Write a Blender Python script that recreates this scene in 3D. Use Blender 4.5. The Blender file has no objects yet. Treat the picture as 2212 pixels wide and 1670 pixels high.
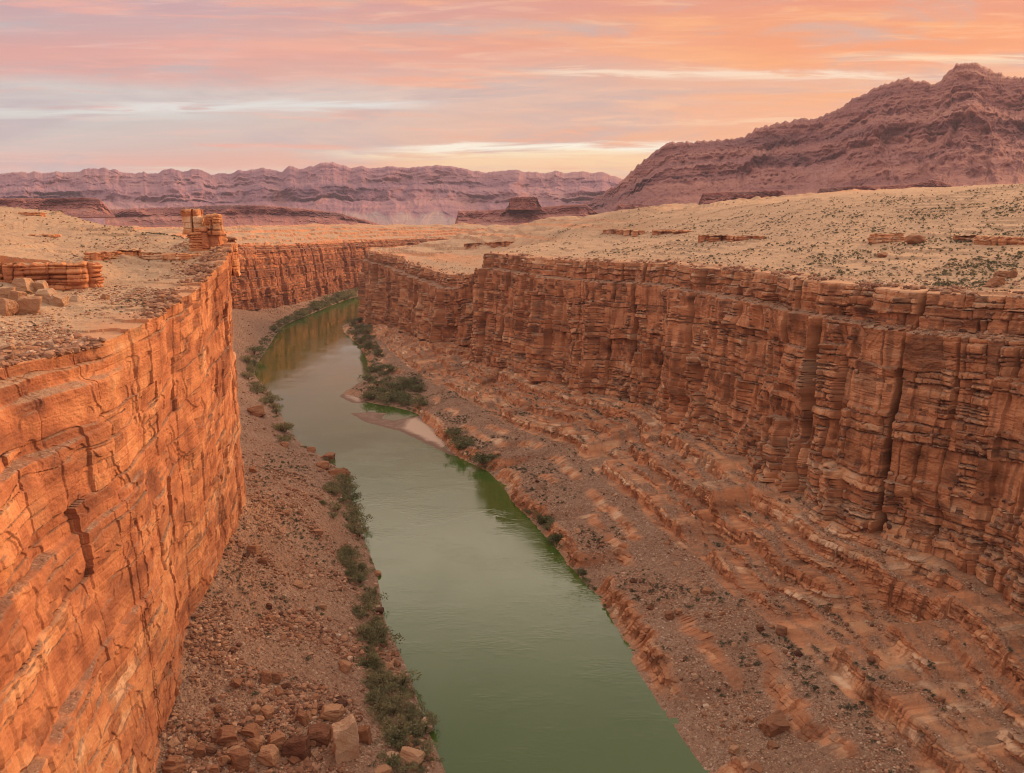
import bpy, math, random
import numpy as np
from mathutils import Vector

sc = bpy.context.scene
COL = sc.collection
random.seed(11)
rng = np.random.default_rng(11)
QUAL = 1.25            # terrain vertices per picture pixel

# ------------------------------------------------------------------ camera
CAMZ = 140.0
PITCH = math.radians(11.7)
FW, FH, FOC = 2212.0, 1670.0, 1736.0        # frame the picture was measured in
cam_d = bpy.data.cameras.new("camera")
cam = bpy.data.objects.new("camera", cam_d)
COL.objects.link(cam)
cam.location = (0, 0, CAMZ)
cam.rotation_euler = (math.pi / 2 - PITCH, 0, 0)
cam_d.sensor_width = 36
cam_d.lens = 36 * FOC / FW
cam_d.clip_start = 1.0
cam_d.clip_end = 60000
sc.camera = cam
CP, SP = math.cos(PITCH), math.sin(PITCH)

def ray(X, Y):
    u = (X - FW / 2) / FOC; v = (FH / 2 - Y) / FOC
    return np.array([u, CP + v * SP, -SP + v * CP])
def pix(X, Y, z=0.0):
    d = ray(X, Y); t = (z - CAMZ) / d[2]
    return np.array([d[0] * t, d[1] * t, z])
def pixd(X, Y, t):
    d = ray(X, Y)
    return np.array([d[0] * t, d[1] * t, CAMZ + d[2] * t])
def project(P):
    P = np.asarray(P, float)
    x, y, z = P[..., 0], P[..., 1], P[..., 2] - CAMZ
    dep = y * CP - z * SP
    d = np.where(np.abs(dep) < 1e-3, 1e-3, dep)
    return FW / 2 + FOC * x / d, FH / 2 - FOC * (y * SP + z * CP) / d, dep

# ------------------------------------------------------------------ colour / exposure
vs = sc.view_settings
vs.view_transform = 'Standard'; vs.look = 'None'; vs.gamma = 1.0
vs.exposure = 0.0
vs.use_curve_mapping = False
try:
    sc.cycles.max_bounces = 6; sc.cycles.diffuse_bounces = 2; sc.cycles.glossy_bounces = 2
    sc.cycles.volume_bounces = 0; sc.cycles.transparent_max_bounces = 8
    sc.cycles.use_denoising = True
    sc.cycles.pixel_filter_type = 'BLACKMAN_HARRIS'; sc.cycles.filter_width = 1.05
except Exception:
    pass

# ------------------------------------------------------------------ node helper
class NT:
    def __init__(s, tree):
        s.t = tree; s.n = tree.nodes; s.l = tree.links
    def node(s, typ, **kw):
        n = s.n.new(typ)
        for k, v in kw.items():
            setattr(n, k, v)
        return n
    def put(s, sock, v):
        if isinstance(v, bpy.types.NodeSocket):
            s.l.new(v, sock)
        elif v is not None:
            if sock.type == 'RGBA' and len(v) == 3:
                v = (*v, 1)
            sock.default_value = v
    def m(s, op, a, b=None, c=None, clamp=False):
        n = s.node('ShaderNodeMath', operation=op, use_clamp=clamp)
        s.put(n.inputs[0], a)
        if b is not None: s.put(n.inputs[1], b)
        if c is not None: s.put(n.inputs[2], c)
        return n.outputs[0]
    def mr(s, v, a, b, c=0.0, d=1.0, smooth=True):
        n = s.node('ShaderNodeMapRange', interpolation_type='SMOOTHSTEP' if smooth else 'LINEAR')
        s.put(n.inputs[0], v)
        for k, x in zip((1, 2, 3, 4), (a, b, c, d)): s.put(n.inputs[k], x)
        return n.outputs[0]
    def mix(s, f, a, b, blend='MIX'):
        n = s.node('ShaderNodeMix', data_type='RGBA', blend_type=blend)
        s.put(n.inputs[0], f); s.put(n.inputs[6], a); s.put(n.inputs[7], b)
        return n.outputs[2]
    def ramp(s, v, stops, interp='LINEAR'):
        n = s.node('ShaderNodeValToRGB'); r = n.color_ramp; r.interpolation = interp
        while len(r.elements) > 1: r.elements.remove(r.elements[-1])
        r.elements[0].position = stops[0][0]; r.elements[0].color = (*stops[0][1], 1)
        for p, c in stops[1:]:
            e = r.elements.new(p); e.color = (*c, 1)
        s.put(n.inputs[0], v)
        return n.outputs[0]
    def noise(s, vec, scale, detail=4, rough=0.55, dist=0.0):
        n = s.node('ShaderNodeTexNoise')
        s.put(n.inputs['Vector'], vec); n.inputs['Scale'].default_value = scale
        n.inputs['Detail'].default_value = detail; n.inputs['Roughness'].default_value = rough
        n.inputs['Distortion'].default_value = dist
        return n.outputs['Fac']
    def scale(s, vec, v):
        n = s.node('ShaderNodeVectorMath', operation='MULTIPLY')
        s.put(n.inputs[0], vec); n.inputs[1].default_value = v
        return n.outputs[0]
    def comb(s, x, y, z):
        n = s.node('ShaderNodeCombineXYZ')
        for k, v in enumerate((x, y, z)): s.put(n.inputs[k], v)
        return n.outputs[0]

def lin(r, g, b):
    f = lambda c: (c / 255 / 12.92) if c / 255 <= 0.04045 else ((c / 255 + 0.055) / 1.055) ** 2.4
    return (f(r), f(g), f(b))

# ------------------------------------------------------------------ world: dusk sky with lit cloud layers
SUN_AZ = math.radians(52)      # clockwise from straight ahead
SUN_EL = math.radians(19)
world = bpy.data.worlds.new("World"); sc.world = world
world.use_nodes = True
W = NT(world.node_tree)
W.n.clear()
tc = W.node('ShaderNodeTexCoord')
sep = W.node('ShaderNodeSeparateXYZ'); W.l.new(tc.outputs['Generated'], sep.inputs[0])
dx, dy, dz = sep.outputs
el0 = W.m('MULTIPLY', W.m('ARCSINE', dz), 180 / math.pi)
az = W.m('MULTIPLY', W.m('ARCTAN2', dx, dy), 180 / math.pi)
# long level cloud streets across the view: lower towards the sides
el = W.m('DIVIDE', el0, W.m('MAXIMUM', W.m('COSINE', W.m('MULTIPLY', az, math.pi / 180)), 0.7))
azn = W.mr(az, -34, 34, 0, 1, smooth=False)
# slow waviness of the cloud sheets
nz = W.noise(W.comb(W.m('MULTIPLY', az, 0.05), W.m('MULTIPLY', el, 0.24), 3.1), 1.0, 5, 0.5)
wob = W.m('MULTIPLY', W.m('SUBTRACT', nz, 0.5), 3.4)
elw = W.m('ADD', el, wob)
eln = W.mr(elw, 0, 22, 0, 1, smooth=False)
E = lambda d: d / 22.0
left = W.ramp(eln, [(E(0.5), lin(226, 196, 180)), (E(2.5), lin(222, 200, 190)), (E(3.9), lin(232, 180, 162)), (E(5.0), lin(214, 194, 184)),
                    (E(6.5), lin(207, 200, 194)), (E(8.3), lin(214, 206, 200)), (E(9.4), lin(222, 170, 160)),
                    (E(10.8), lin(226, 168, 158)), (E(12.2), lin(208, 172, 170)), (E(14.5), lin(202, 166, 172)), (E(22), lin(208, 168, 170))])
right = W.ramp(eln, [(E(0.5), lin(252, 212, 150)), (E(2.8), lin(250, 204, 140)), (E(4.2), lin(253, 176, 116)), (E(6.6), lin(250, 176, 128)),
                     (E(8.2), lin(238, 176, 142)), (E(9.6), lin(240, 184, 150)), (E(10.8), lin(250, 162, 112)),
                     (E(12.4), lin(250, 160, 104)), (E(13.6), lin(240, 154, 118)), (E(15), lin(250, 160, 108)), (E(22), lin(240, 170, 140))])
azm = W.mr(W.m('ADD', az, W.m('MULTIPLY', wob, 4.0)), -30, 26, 0, 1)
sky = W.mix(azm, left, right)
# grey thin cloud patches that break the colour up
nz2 = W.noise(W.comb(W.m('MULTIPLY', az, 0.075), W.m('MULTIPLY', W.m('SUBTRACT', el, W.m('MULTIPLY', az, 0.02)), 0.45), 9.0), 1.0, 8, 0.6, 0.7)
grey = W.mix(azm, lin(196, 184, 184), lin(214, 176, 160))
sky = W.mix(W.mr(nz2, 0.46, 0.66, 0, 0.85), sky, grey)
nz3 = W.noise(W.comb(W.m('MULTIPLY', az, 0.07), W.m('MULTIPLY', W.m('ADD', el, W.m('MULTIPLY', az, 0.03)), 0.8), 1.7), 1.0, 6, 0.6, 0.3)
glow = W.mix(azm, lin(240, 176, 160), lin(255, 176, 112))
sky = W.mix(W.mr(nz3, 0.50, 0.68, 0, 0.85), sky, glow)
nz4 = W.noise(W.comb(W.m('MULTIPLY', az, 0.16), W.m('MULTIPLY', W.m('ADD', el, W.m('MULTIPLY', az, -0.015)), 1.9), 5.5), 1.0, 7, 0.62, 0.6)
sky = W.mix(W.mr(nz4, 0.40, 0.70, 0, 0.40), sky, W.mix(1.0, sky, (0.90, 0.87, 0.90), 'MULTIPLY'))
sky = W.mix(W.mr(nz4, 0.48, 0.30, 0, 0.5), sky, W.mix(azm, lin(236, 196, 184), lin(255, 196, 144)))
# bright open gaps between the sheets
def gap(sky, e0, tilt, wid, a0, a1, col, amt, seed, thr=0.40):
    n = W.noise(W.comb(W.m('MULTIPLY', az, 0.11), W.m('MULTIPLY', el, 1.3), seed), 1.0, 6, 0.6, 0.8)
    cen = W.m('ADD', W.m('ADD', e0, W.m('MULTIPLY', az, tilt)), W.m('MULTIPLY', W.m('SUBTRACT', n, 0.5), 1.7))
    d = W.m('ABSOLUTE', W.m('SUBTRACT', el, cen))
    g = W.mr(d, 0, wid, 1, 0)
    wa = W.m('MULTIPLY', W.mr(az, a0, a0 + 9, 0, 1), W.mr(az, a1 - 7, a1, 1, 0))
    f = W.m('MULTIPLY', W.m('MULTIPLY', g, wa), W.mr(n, thr, thr + 0.18, 0, amt))
    return W.mix(f, sky, col)
sky = gap(sky, 4.75, 0.010, 0.42, -13, 16, lin(255, 248, 226), 1.0, 21.0, 0.25)
sky = gap(sky, 4.35, 0.0, 0.5, -16, 12, lin(255, 240, 206), 0.9, 24.0, 0.36)
sky = gap(sky, 3.9, 0.0, 1.0, -12, 16, lin(255, 222, 168), 0.75, 27.0, 0.30)
sky = gap(sky, 7.75, 0.018, 0.55, -40, -3, lin(228, 226, 220), 0.95, 31.0, 0.30)
sky = gap(sky, 6.6, -0.01, 0.45, -40, -16, lin(214, 212, 206), 0.8, 36.0, 0.38)
sky = gap(sky, 9.65, -0.006, 0.40, -3, 30, lin(252, 224, 196), 0.9, 41.0, 0.30)
sky = gap(sky, 10.5, 0.0, 0.40, 17, 50, lin(255, 226, 186), 0.8, 47.0, 0.34)
sky = gap(sky, 6.4, 0.0, 0.30, 2, 24, lin(252, 210, 170), 0.6, 57.0, 0.40)
sky = gap(sky, 3.3, 0.0, 0.35, -30, -4, lin(232, 218, 196), 0.7, 51.0, 0.36)
# higher up and behind the viewer the unseen sky is brightened to light the canyon
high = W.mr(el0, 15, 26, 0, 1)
sky = W.mix(high, sky, W.mix(W.mr(el0, 22, 36, 0, 1), W.mix(W.mr(W.m('ABSOLUTE', az), 45, 95, 0, 1), (2.8, 2.2, 1.75), (1.12, 0.94, 0.84)), (1.20, 1.02, 0.88)))  # front band above the frame raised for brighter river reflections
away = W.m('MULTIPLY', W.mr(W.m('ABSOLUTE', W.m('SUBTRACT', az, 40)), 75, 150, 0, 1), W.mr(el0, 10, 40, 1, 0))
sky = W.mix(away, sky, lin(212, 182, 188))
sky = W.mix(W.mr(el0, -1.5, -0.2, 1, 0), sky, (0.22, 0.13, 0.09))
nish = W.node('ShaderNodeTexSky', sky_type='NISHITA')
nish.sun_disc = False
nish.sun_elevation = SUN_EL; nish.sun_rotation = SUN_AZ
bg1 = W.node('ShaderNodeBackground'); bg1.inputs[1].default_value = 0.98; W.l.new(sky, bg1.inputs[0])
bg2 = W.node('ShaderNodeBackground'); bg2.inputs[1].default_value = 0.004; W.l.new(nish.outputs[0], bg2.inputs[0])
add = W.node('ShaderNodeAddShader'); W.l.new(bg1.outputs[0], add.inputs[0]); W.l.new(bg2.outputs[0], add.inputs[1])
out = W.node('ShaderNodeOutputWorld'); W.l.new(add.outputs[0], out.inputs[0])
try:
    world.cycles.sampling_method = 'MANUAL'; world.cycles.sample_map_resolution = 512
except Exception:
    pass

# ------------------------------------------------------------------ sun: the broad afterglow on the right
sun_d = bpy.data.lights.new("sun", 'SUN')
sun_d.energy = 4.6; sun_d.color = (1.0, 0.585, 0.30); sun_d.angle = math.radians(24)
sun = bpy.data.objects.new("sun", sun_d); COL.objects.link(sun)
sd = Vector((math.sin(SUN_AZ) * math.cos(SUN_EL), math.cos(SUN_AZ) * math.cos(SUN_EL), math.sin(SUN_EL)))
sun.rotation_euler = sd.to_track_quat('Z', 'Y').to_euler()
sun.location = (300, 200, 500)

# ------------------------------------------------------------------ numpy noise
_A = np.linspace(0, 2 * np.pi, 256, endpoint=False)
_GX, _GY = np.cos(_A).astype(np.float32), np.sin(_A).astype(np.float32)
def hsh(ix, iy, seed):
    h = (ix.astype(np.int64).astype(np.uint32) * np.uint32(374761393)) ^ (iy.astype(np.int64).astype(np.uint32) * np.uint32(668265263)) ^ np.uint32((seed * 2246822519) & 0xffffffff)
    h = (h ^ (h >> np.uint32(13))) * np.uint32(1274126177)
    h = (h ^ (h >> np.uint32(16))) * np.uint32(2654435761)
    return h ^ (h >> np.uint32(15))
def rnd(ix, iy=None, seed=0):
    ix = np.asarray(ix)
    iy = np.zeros_like(ix) if iy is None else np.asarray(iy)
    return (hsh(ix, iy, seed) & np.uint32(0xffffff)).astype(np.float32) / np.float32(0xffffff)
def noise(x, y, seed=0):
    x = np.asarray(x, np.float32); y = np.asarray(y, np.float32)
    x, y = np.broadcast_arrays(x, y)
    xi = np.floor(x); yi = np.floor(y)
    fx = x - xi; fy = y - yi
    xi = xi.astype(np.int32); yi = yi.astype(np.int32)
    u = fx * fx * fx * (fx * (fx * 6 - 15) + 10); v = fy * fy * fy * (fy * (fy * 6 - 15) + 10)
    def g(ox, oy):
        k = hsh(xi + ox, yi + oy, seed) & np.uint32(255)
        return _GX[k] * (fx - ox) + _GY[k] * (fy - oy)
    a = g(0, 0); b = g(1, 0); c = g(0, 1); d = g(1, 1)
    return ((a + u * (b - a)) * (1 - v) + (c + u * (d - c)) * v) * 1.5
def fbm(x, y, seed=0, octv=4, gain=0.5):
    r = 0; a = 1.0; f = 1.0
    for k in range(octv):
        r = r + a * noise(x * f + 17.3 * k, y * f - 9.1 * k, seed + k); a *= gain; f *= 2.03
    return r
def sst(a, b, x):
    t = np.clip((x - a) / (b - a), 0, 1)
    return t * t * (3 - 2 * t)
def gsmooth(a, sig, axis=0):
    if sig <= 0: return a
    r = int(3 * sig) + 1
    k = np.exp(-0.5 * (np.arange(-r, r + 1) / sig) ** 2); k /= k.sum()
    a = np.moveaxis(np.asarray(a, float), axis, 0)
    p = np.concatenate([np.repeat(a[:1], r, 0), a, np.repeat(a[-1:], r, 0)], 0)
    o = sum(k[i] * p[i:i + a.shape[0]] for i in range(2 * r + 1))
    return np.moveaxis(o, 0, axis)

# ------------------------------------------------------------------ mesh from a grid
def grid_mesh(name, P, attrs, mat, mask=None, smooth=False):
    ns, nr = P.shape[:2]
    idx = np.arange(ns * nr, dtype=np.int32).reshape(ns, nr)
    q = np.stack([idx[:-1, :-1], idx[1:, :-1], idx[1:, 1:], idx[:-1, 1:]], -1).reshape(-1, 4)
    if mask is not None:
        q = q[mask.reshape(-1)]
    return raw_mesh(name, P.reshape(-1, 3), q, attrs, mat, smooth)
def raw_mesh(name, V, F, attrs=None, mat=None, smooth=False):
    V = np.asarray(V, np.float32); F = np.asarray(F, np.int32)
    me = bpy.data.meshes.new(name)
    k = F.shape[1]
    me.vertices.add(len(V)); me.vertices.foreach_set('co', V.ravel())
    me.loops.add(F.size); me.loops.foreach_set('vertex_index', F.ravel())
    me.polygons.add(len(F)); me.polygons.foreach_set('loop_start', np.arange(0, F.size, k, dtype=np.int32))
    me.update(calc_edges=True)
    if not smooth:
        me.shade_flat()
    else:
        me.shade_smooth()
    if attrs is not None:
        for an, av in attrs.items():
            a = me.attributes.new(an, 'FLOAT_COLOR', 'POINT')
            a.data.foreach_set('color', np.asarray(av, np.float32).reshape(-1, 4).ravel())
    if mat: me.materials.append(mat)
    return me
def link(name, me, **props):
    o = bpy.data.objects.new(name, me); COL.objects.link(o)
    for k, v in props.items(): o[k] = v
    return o

# ------------------------------------------------------------------ materials
def new_mat(name):
    m = bpy.data.materials.new(name); m.use_nodes = True
    t = NT(m.node_tree); t.n.clear()
    o = t.node('ShaderNodeOutputMaterial'); b = t.node('ShaderNodeBsdfPrincipled')
    t.l.new(b.outputs[0], o.inputs[0])
    b.inputs['Roughness'].default_value = 0.92
    b.inputs['Specular IOR Level'].default_value = 0.15
    return m, t, b
def bump(t, b, h, dist, strength=1.0):
    n = t.node('ShaderNodeBump'); n.inputs['Strength'].default_value = strength; n.inputs['Distance'].default_value = dist
    t.put(n.inputs['Height'], h); t.l.new(n.outputs[0], b.inputs['Normal'])

def rock_material(name, stops, stain_col, soils, pale=(0.50, 0.36, 0.27)):
    """lay (bed), soil, stain and zone come from the mesh: which bed, how much loose cover, how much desert varnish."""
    m, t, b = new_mat(name)
    at = t.node('ShaderNodeAttribute', attribute_name='geo')
    sp = t.node('ShaderNodeSeparateColor'); t.l.new(at.outputs['Color'], sp.inputs[0])
    lay, soil, stain = sp.outputs; zone = at.outputs['Alpha']
    co = t.node('ShaderNodeTexCoord').outputs['Object']
    n1 = t.noise(co, 0.35, 6, 0.65)
    n2 = t.noise(t.scale(co, (0.12, 0.12, 1.6)), 1.0, 5, 0.6, 0.3)
    n3 = t.noise(co, 2.4, 5, 0.7)
    f = t.m('ADD', lay, t.m('MULTIPLY', t.m('SUBTRACT', n1, 0.5), 0.45))
    f = t.m('ADD', f, t.m('MULTIPLY', t.m('SUBTRACT', n2, 0.5), 0.35))
    rock = t.ramp(f, stops)
    rock = t.mix(t.mr(n3, 0.35, 0.75, 0, 0.35), rock, t.mix(1.0, rock, (0.62, 0.55, 0.50), 'MULTIPLY'))
    n5 = t.noise(co, 6.5, 4, 0.75)
    rock = t.mix(t.mr(n5, 0.48, 0.66, 0, 0.38), rock, t.mix(1.0, rock, (0.60, 0.54, 0.50), 'MULTIPLY'))
    st = t.m('MULTIPLY', stain, t.mr(t.m('ADD', n2, t.m('MULTIPLY', n1, 0.6)), 0.55, 1.0, 0.25, 1.0))
    rock = t.mix(st, rock, stain_col)
    so = t.mix(zone, soils[0], soils[1])
    g1 = t.noise(co, 0.05, 4, 0.6); g2 = t.noise(co, 1.3, 6, 0.75)
    so = t.mix(t.mr(g1, 0.35, 0.7), so, t.mix(zone, soils[2], soils[3]))
    so = t.mix(t.mr(g2, 0.52, 0.72, 0, 0.55), so, t.mix(1.0, so, (0.60, 0.55, 0.52), 'MULTIPLY'))
    so = t.mix(t.mr(n3, 0.60, 0.75, 0, 0.4), so, pale)
    vor = t.node('ShaderNodeTexVoronoi', feature='F1'); t.put(vor.inputs['Vector'], co); vor.inputs['Scale'].default_value = 1.15
    vor2 = t.node('ShaderNodeTexVoronoi', feature='F1'); t.put(vor2.inputs['Vector'], co); vor2.inputs['Scale'].default_value = 3.1
    vs1 = t.node('ShaderNodeSeparateColor'); t.l.new(vor.outputs['Color'], vs1.inputs[0])
    vs2 = t.node('ShaderNodeSeparateColor'); t.l.new(vor2.outputs['Color'], vs2.inputs[0])
    stony = t.m('MULTIPLY', t.m('SUBTRACT', 1.0, t.m('MULTIPLY', zone, 0.65)), t.mr(g1, 0.25, 0.6, 0.5, 1.0))
    sel = t.m('MULTIPLY', t.mr(vs1.outputs[1], 0.55, 0.75), stony)
    so = t.mix(t.m('MULTIPLY', sel, 0.8), so, t.ramp(vs1.outputs[0], [(0.0, (0.13, 0.065, 0.045)), (0.4, (0.27, 0.14, 0.09)), (0.75, (0.38, 0.235, 0.16)), (1.0, (0.52, 0.38, 0.28))]))
    sel2 = t.m('MULTIPLY', t.mr(vs2.outputs[1], 0.5, 0.7), stony)
    so = t.mix(t.m('MULTIPLY', sel2, 0.6), so, t.ramp(vs2.outputs[0], [(0.0, (0.12, 0.06, 0.042)), (0.5, (0.29, 0.155, 0.10)), (1.0, (0.50, 0.36, 0.26))]))
    c = t.mix(soil, rock, so)
    t.l.new(c, b.inputs['Base Color'])
    h = t.m('ADD', t.m('MULTIPLY', n3, 0.5), t.m('ADD', t.m('MULTIPLY', n2, 0.5), t.m('MULTIPLY', g2, 0.3)))
    peb = t.m('ADD', t.m('MULTIPLY', t.m('SUBTRACT', 1.0, vor.outputs['Distance']), sel), t.m('MULTIPLY', t.m('SUBTRACT', 1.0, vor2.outputs['Distance']), t.m('MULTIPLY', sel2, 0.4)))
    h = t.m('ADD', h, t.m('MULTIPLY', peb, t.m('MULTIPLY', soil, 1.4)))
    bump(t, b, h, 0.45, 0.75)
    return m

SOILS = [(0.25, 0.148, 0.098), (0.43, 0.275, 0.168), (0.31, 0.20, 0.136), (0.48, 0.318, 0.20)]
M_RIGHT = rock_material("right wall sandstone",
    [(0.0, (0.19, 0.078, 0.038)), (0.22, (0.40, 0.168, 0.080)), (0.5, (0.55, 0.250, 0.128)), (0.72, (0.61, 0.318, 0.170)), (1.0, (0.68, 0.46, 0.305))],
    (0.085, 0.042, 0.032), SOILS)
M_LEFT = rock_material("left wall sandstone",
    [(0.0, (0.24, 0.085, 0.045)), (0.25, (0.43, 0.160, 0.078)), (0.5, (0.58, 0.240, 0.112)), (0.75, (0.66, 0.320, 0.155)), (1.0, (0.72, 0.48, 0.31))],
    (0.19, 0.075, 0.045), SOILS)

def mountain_material(name, stops, amt=0.5):
    m, t, b = new_mat(name)
    at = t.node('ShaderNodeAttribute', attribute_name='geo')
    sp = t.node('ShaderNodeSeparateColor'); t.l.new(at.outputs['Color'], sp.inputs[0])
    lay, soil, stain = sp.outputs
    co = t.node('ShaderNodeTexCoord').outputs['Object']
    n1 = t.noise(co, 0.006, 7, 0.65); n2 = t.noise(t.scale(co, (0.003, 0.003, 0.05)), 1.0, 6, 0.6, 0.4)
    n3 = t.noise(co, 0.05, 5, 0.7)
    f = t.m('ADD', lay, t.m('MULTIPLY', t.m('SUBTRACT', n1, 0.5), amt))
    f = t.m('ADD', f, t.m('MULTIPLY', t.m('SUBTRACT', n2, 0.5), amt * 0.8))
    c = t.ramp(f, stops)
    c = t.mix(t.m('MULTIPLY', soil, t.mr(n1, 0.3, 0.6)), c, (0.36, 0.175, 0.155))
    c = t.mix(t.m('MULTIPLY', stain, t.mr(n2, 0.3, 0.6, 0.4, 1)), c, (0.36, 0.31, 0.28))
    c = t.mix(t.mr(n3, 0.45, 0.75, 0, 0.4), c, t.mix(1.0, c, (0.65, 0.62, 0.66), 'MULTIPLY'))
    t.l.new(c, b.inputs['Base Color'])
    bump(t, b, t.m('ADD', n3, t.m('MULTIPLY', n1, 0.6)), 14, 0.7)
    return m
M_FAR = mountain_material("far range rock", [(0.0, (0.17, 0.088, 0.125)), (0.3, (0.245, 0.125, 0.155)), (0.55, (0.30, 0.155, 0.175)), (0.8, (0.345, 0.185, 0.185)), (1.0, (0.40, 0.24, 0.215))])  # purple of haze and sky shade is mixed into these rock colours
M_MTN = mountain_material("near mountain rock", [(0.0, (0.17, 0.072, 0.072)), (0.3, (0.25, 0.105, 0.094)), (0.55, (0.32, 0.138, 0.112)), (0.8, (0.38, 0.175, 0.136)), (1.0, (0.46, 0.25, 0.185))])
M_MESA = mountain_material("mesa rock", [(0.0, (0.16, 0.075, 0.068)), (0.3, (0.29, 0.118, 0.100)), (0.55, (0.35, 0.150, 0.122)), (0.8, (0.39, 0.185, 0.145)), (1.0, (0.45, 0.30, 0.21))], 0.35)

# ------------------------------------------------------------------ cliff detail
def bounds(lo, hi, tmin, tmax, r):
    b = [lo]
    while b[-1] < hi: b.append(b[-1] + tmin + (tmax - tmin) * r.random() ** 1.7)
    return np.array(b)
def jcell(x, L, seed, row=None):
    """1-D jittered cells: index, distance to nearest joint, cell width fraction."""
    u = x / L
    i = np.floor(u).astype(np.int32)
    row = np.zeros_like(i) if row is None else row
    def edge(k): return k + 0.75 * (rnd(k, row, seed) - 0.5)
    e0 = edge(i); e1 = edge(i + 1)
    lo = u < e0
    hi = u > e1
    c = np.where(lo, i - 1, np.where(hi, i + 1, i))
    a = np.where(lo, edge(i - 1), np.where(hi, e1, e0))
    bb = np.where(lo, e0, np.where(hi, edge(i + 2), e1))
    w = bb - a
    f = (u - a) / w
    return c, np.minimum(u - a, bb - u) * L, f, np.where(u - a < bb - u, c, c + 1)
def cliff(S, Z, seed, p):
    """outward displacement, bed value, varnish for points (S along the wall, Z height in the beds)"""
    r = np.random.default_rng(seed)
    zw = Z + p.get('warp', 1.0) * noise(S / 45, Z / 60, seed) + 0.35 * noise(S / 9, Z / 9, seed + 1)
    UB = bounds(-150, 80, p['u0'], p['u1'], r); LB = bounds(-150, 80, p['l0'], p['l1'], r)
    zc = zw + 0.9 * noise(S / 11, Z / 25, seed + 33)
    U = np.clip(np.searchsorted(UB, zc.ravel()).reshape(zw.shape), 1, len(UB) - 1).astype(np.int32)
    K = np.clip(np.searchsorted(LB, zw.ravel()).reshape(zw.shape), 1, len(LB) - 1).astype(np.int32)
    dK = np.minimum(zw - LB[K - 1], LB[K] - zw); dU = np.minimum(zc - UB[U - 1], UB[U] - zc)
    fK = np.clip((zw - LB[K - 1]) / (LB[K] - LB[K - 1]), 0, 1)
    Sw = S + p.get('jw', 1.0) * noise(S / 17, Z / 40, seed + 2) + 0.35 * noise(S / 4, Z / 7, seed + 3)
    d = p['big'] * noise(S / 75, Z / 260, seed + 4) + p['mid'] * noise(S / 24, Z / 70, seed + 5)
    # tall columns parted by joints that run through the whole wall
    c1, e1, f1, j1 = jcell(Sw, p['L1'], seed + 6)
    d += p['col'] * (rnd(c1, c1 * 0, seed + 7) - 0.5) * 2 + p['bulge'] * (1 - np.abs(2 * f1 - 1) ** 3 * 1.6)
    V = U // 2
    d += p['col'] * 0.7 * (rnd(c1, V, seed + 8) - 0.5)
    hj = rnd(j1, j1 * 0, seed + 9)
    zj = 0.5 + 0.9 * noise(Z / 30 + 13.1 * (j1 % 97), j1 * 0.37, seed + 10)
    slot = np.where(hj > p['slot'], 1.0, 0.10) * np.clip(zj * 2.2, 0, 1)
    wj = p.get('slotw', 0.35) * (0.5 + 1.3 * rnd(j1, j1 * 0 + 3, seed + 11))
    d -= p['slotd'] * slot * np.exp(-(e1 / wj) ** 4)
    # broken pillars: from some height down a column stands out, with a rubble-covered top
    c4, e4, f4, j4 = jcell(Sw + 7.3, p['L1'] * 0.62, seed + 40)
    zt_ = -78 + 62 * rnd(c4, c4 * 0, seed + 41)
    has = rnd(c4, c4 * 0, seed + 42) > 0.45
    d += p.get('pil', 0.0) * has * (0.4 + rnd(c4, c4 * 0, seed + 43)) * (1 - sst(zt_ - 0.4, zt_ + 0.4, zw)) * np.clip(1.25 - np.abs(2 * f4 - 1) ** 4, 0, 1)
    # recessed bays
    d -= p.get('bay', 0.0) * sst(0.18, 0.34, noise(S / 30, Z / 55, seed + 44))
    # lesser columns, different in each unit
    c2, e2, f2, j2 = jcell(Sw + 40 * rnd(V, V * 0, seed + 12), p['L2'], seed + 13, V)
    d += p['col2'] * (rnd(c2, V, seed + 14) - 0.5) * 2
    d += p['col2'] * 0.7 * (rnd(c2, U, seed + 34) - 0.5)
    d -= p['col2'] * 0.9 * np.exp(-(e2 / 0.25) ** 2) * (rnd(j2, U, seed + 15) > p.get('gro', 0.45))
    fU = np.clip((zc - UB[U - 1]) / (UB[U] - UB[U - 1]), 0, 1)
    d += p.get('tilt', 0.5) * ((f2 - 0.5) * (rnd(c2, V, seed + 45) - 0.5) * 2 + (fU - 0.5) * (rnd(c2, U, seed + 46) - 0.5) * 1.4)
    # some panels are massive, some thin-bedded: harder beds stand out, softer ones are cut back
    panel = rnd(c2, U, seed + 35)
    amp = p.get('amp0', 0.12) + 1.5 * sst(p.get('amp1', 0.35), 0.95, panel + 0.35 * noise(S / 30, Z / 22, seed + 16))
    hard = rnd(K, K * 0, seed + 17)
    d += p['bed'] * amp * (hard - 0.5) * 2 + p['bed'] * 0.45 * amp * (1 - (2 * fK - 1) ** 4 * 1.4)
    d -= p['part'] * np.exp(-(dK / 0.16) ** 2) * np.minimum(amp, 1.2) * (rnd(K, c2, seed + 18) > 0.4)
    d -= p['part'] * 1.2 * np.exp(-(dU / 0.22) ** 2) * sst(-0.25, 0.15, noise(S / 16, U * 2.9, seed + 36))
    # blocks within a bed
    c3, e3, f3, j3 = jcell(Sw + 17.7 * hard * 10, p['L3'], seed + 19, K)
    bl = rnd(c3, K, seed + 20)
    ab = np.minimum(amp, 1.0)
    d += p['blk'] * (bl - 0.5) * 2 * ab
    d -= p['blk'] * 0.8 * np.exp(-(e3 / 0.15) ** 2) * ab
    gone = (rnd(c3, K, seed + 21) > p.get('gone', 0.93))
    d -= gone * p['blk'] * 2.2 * ab
    # fallen flakes leave shallow scars
    fl = noise(S / 13, Z / 10, seed + 37) + 0.35 * noise(S / 4.5, Z / 4, seed + 38)
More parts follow.
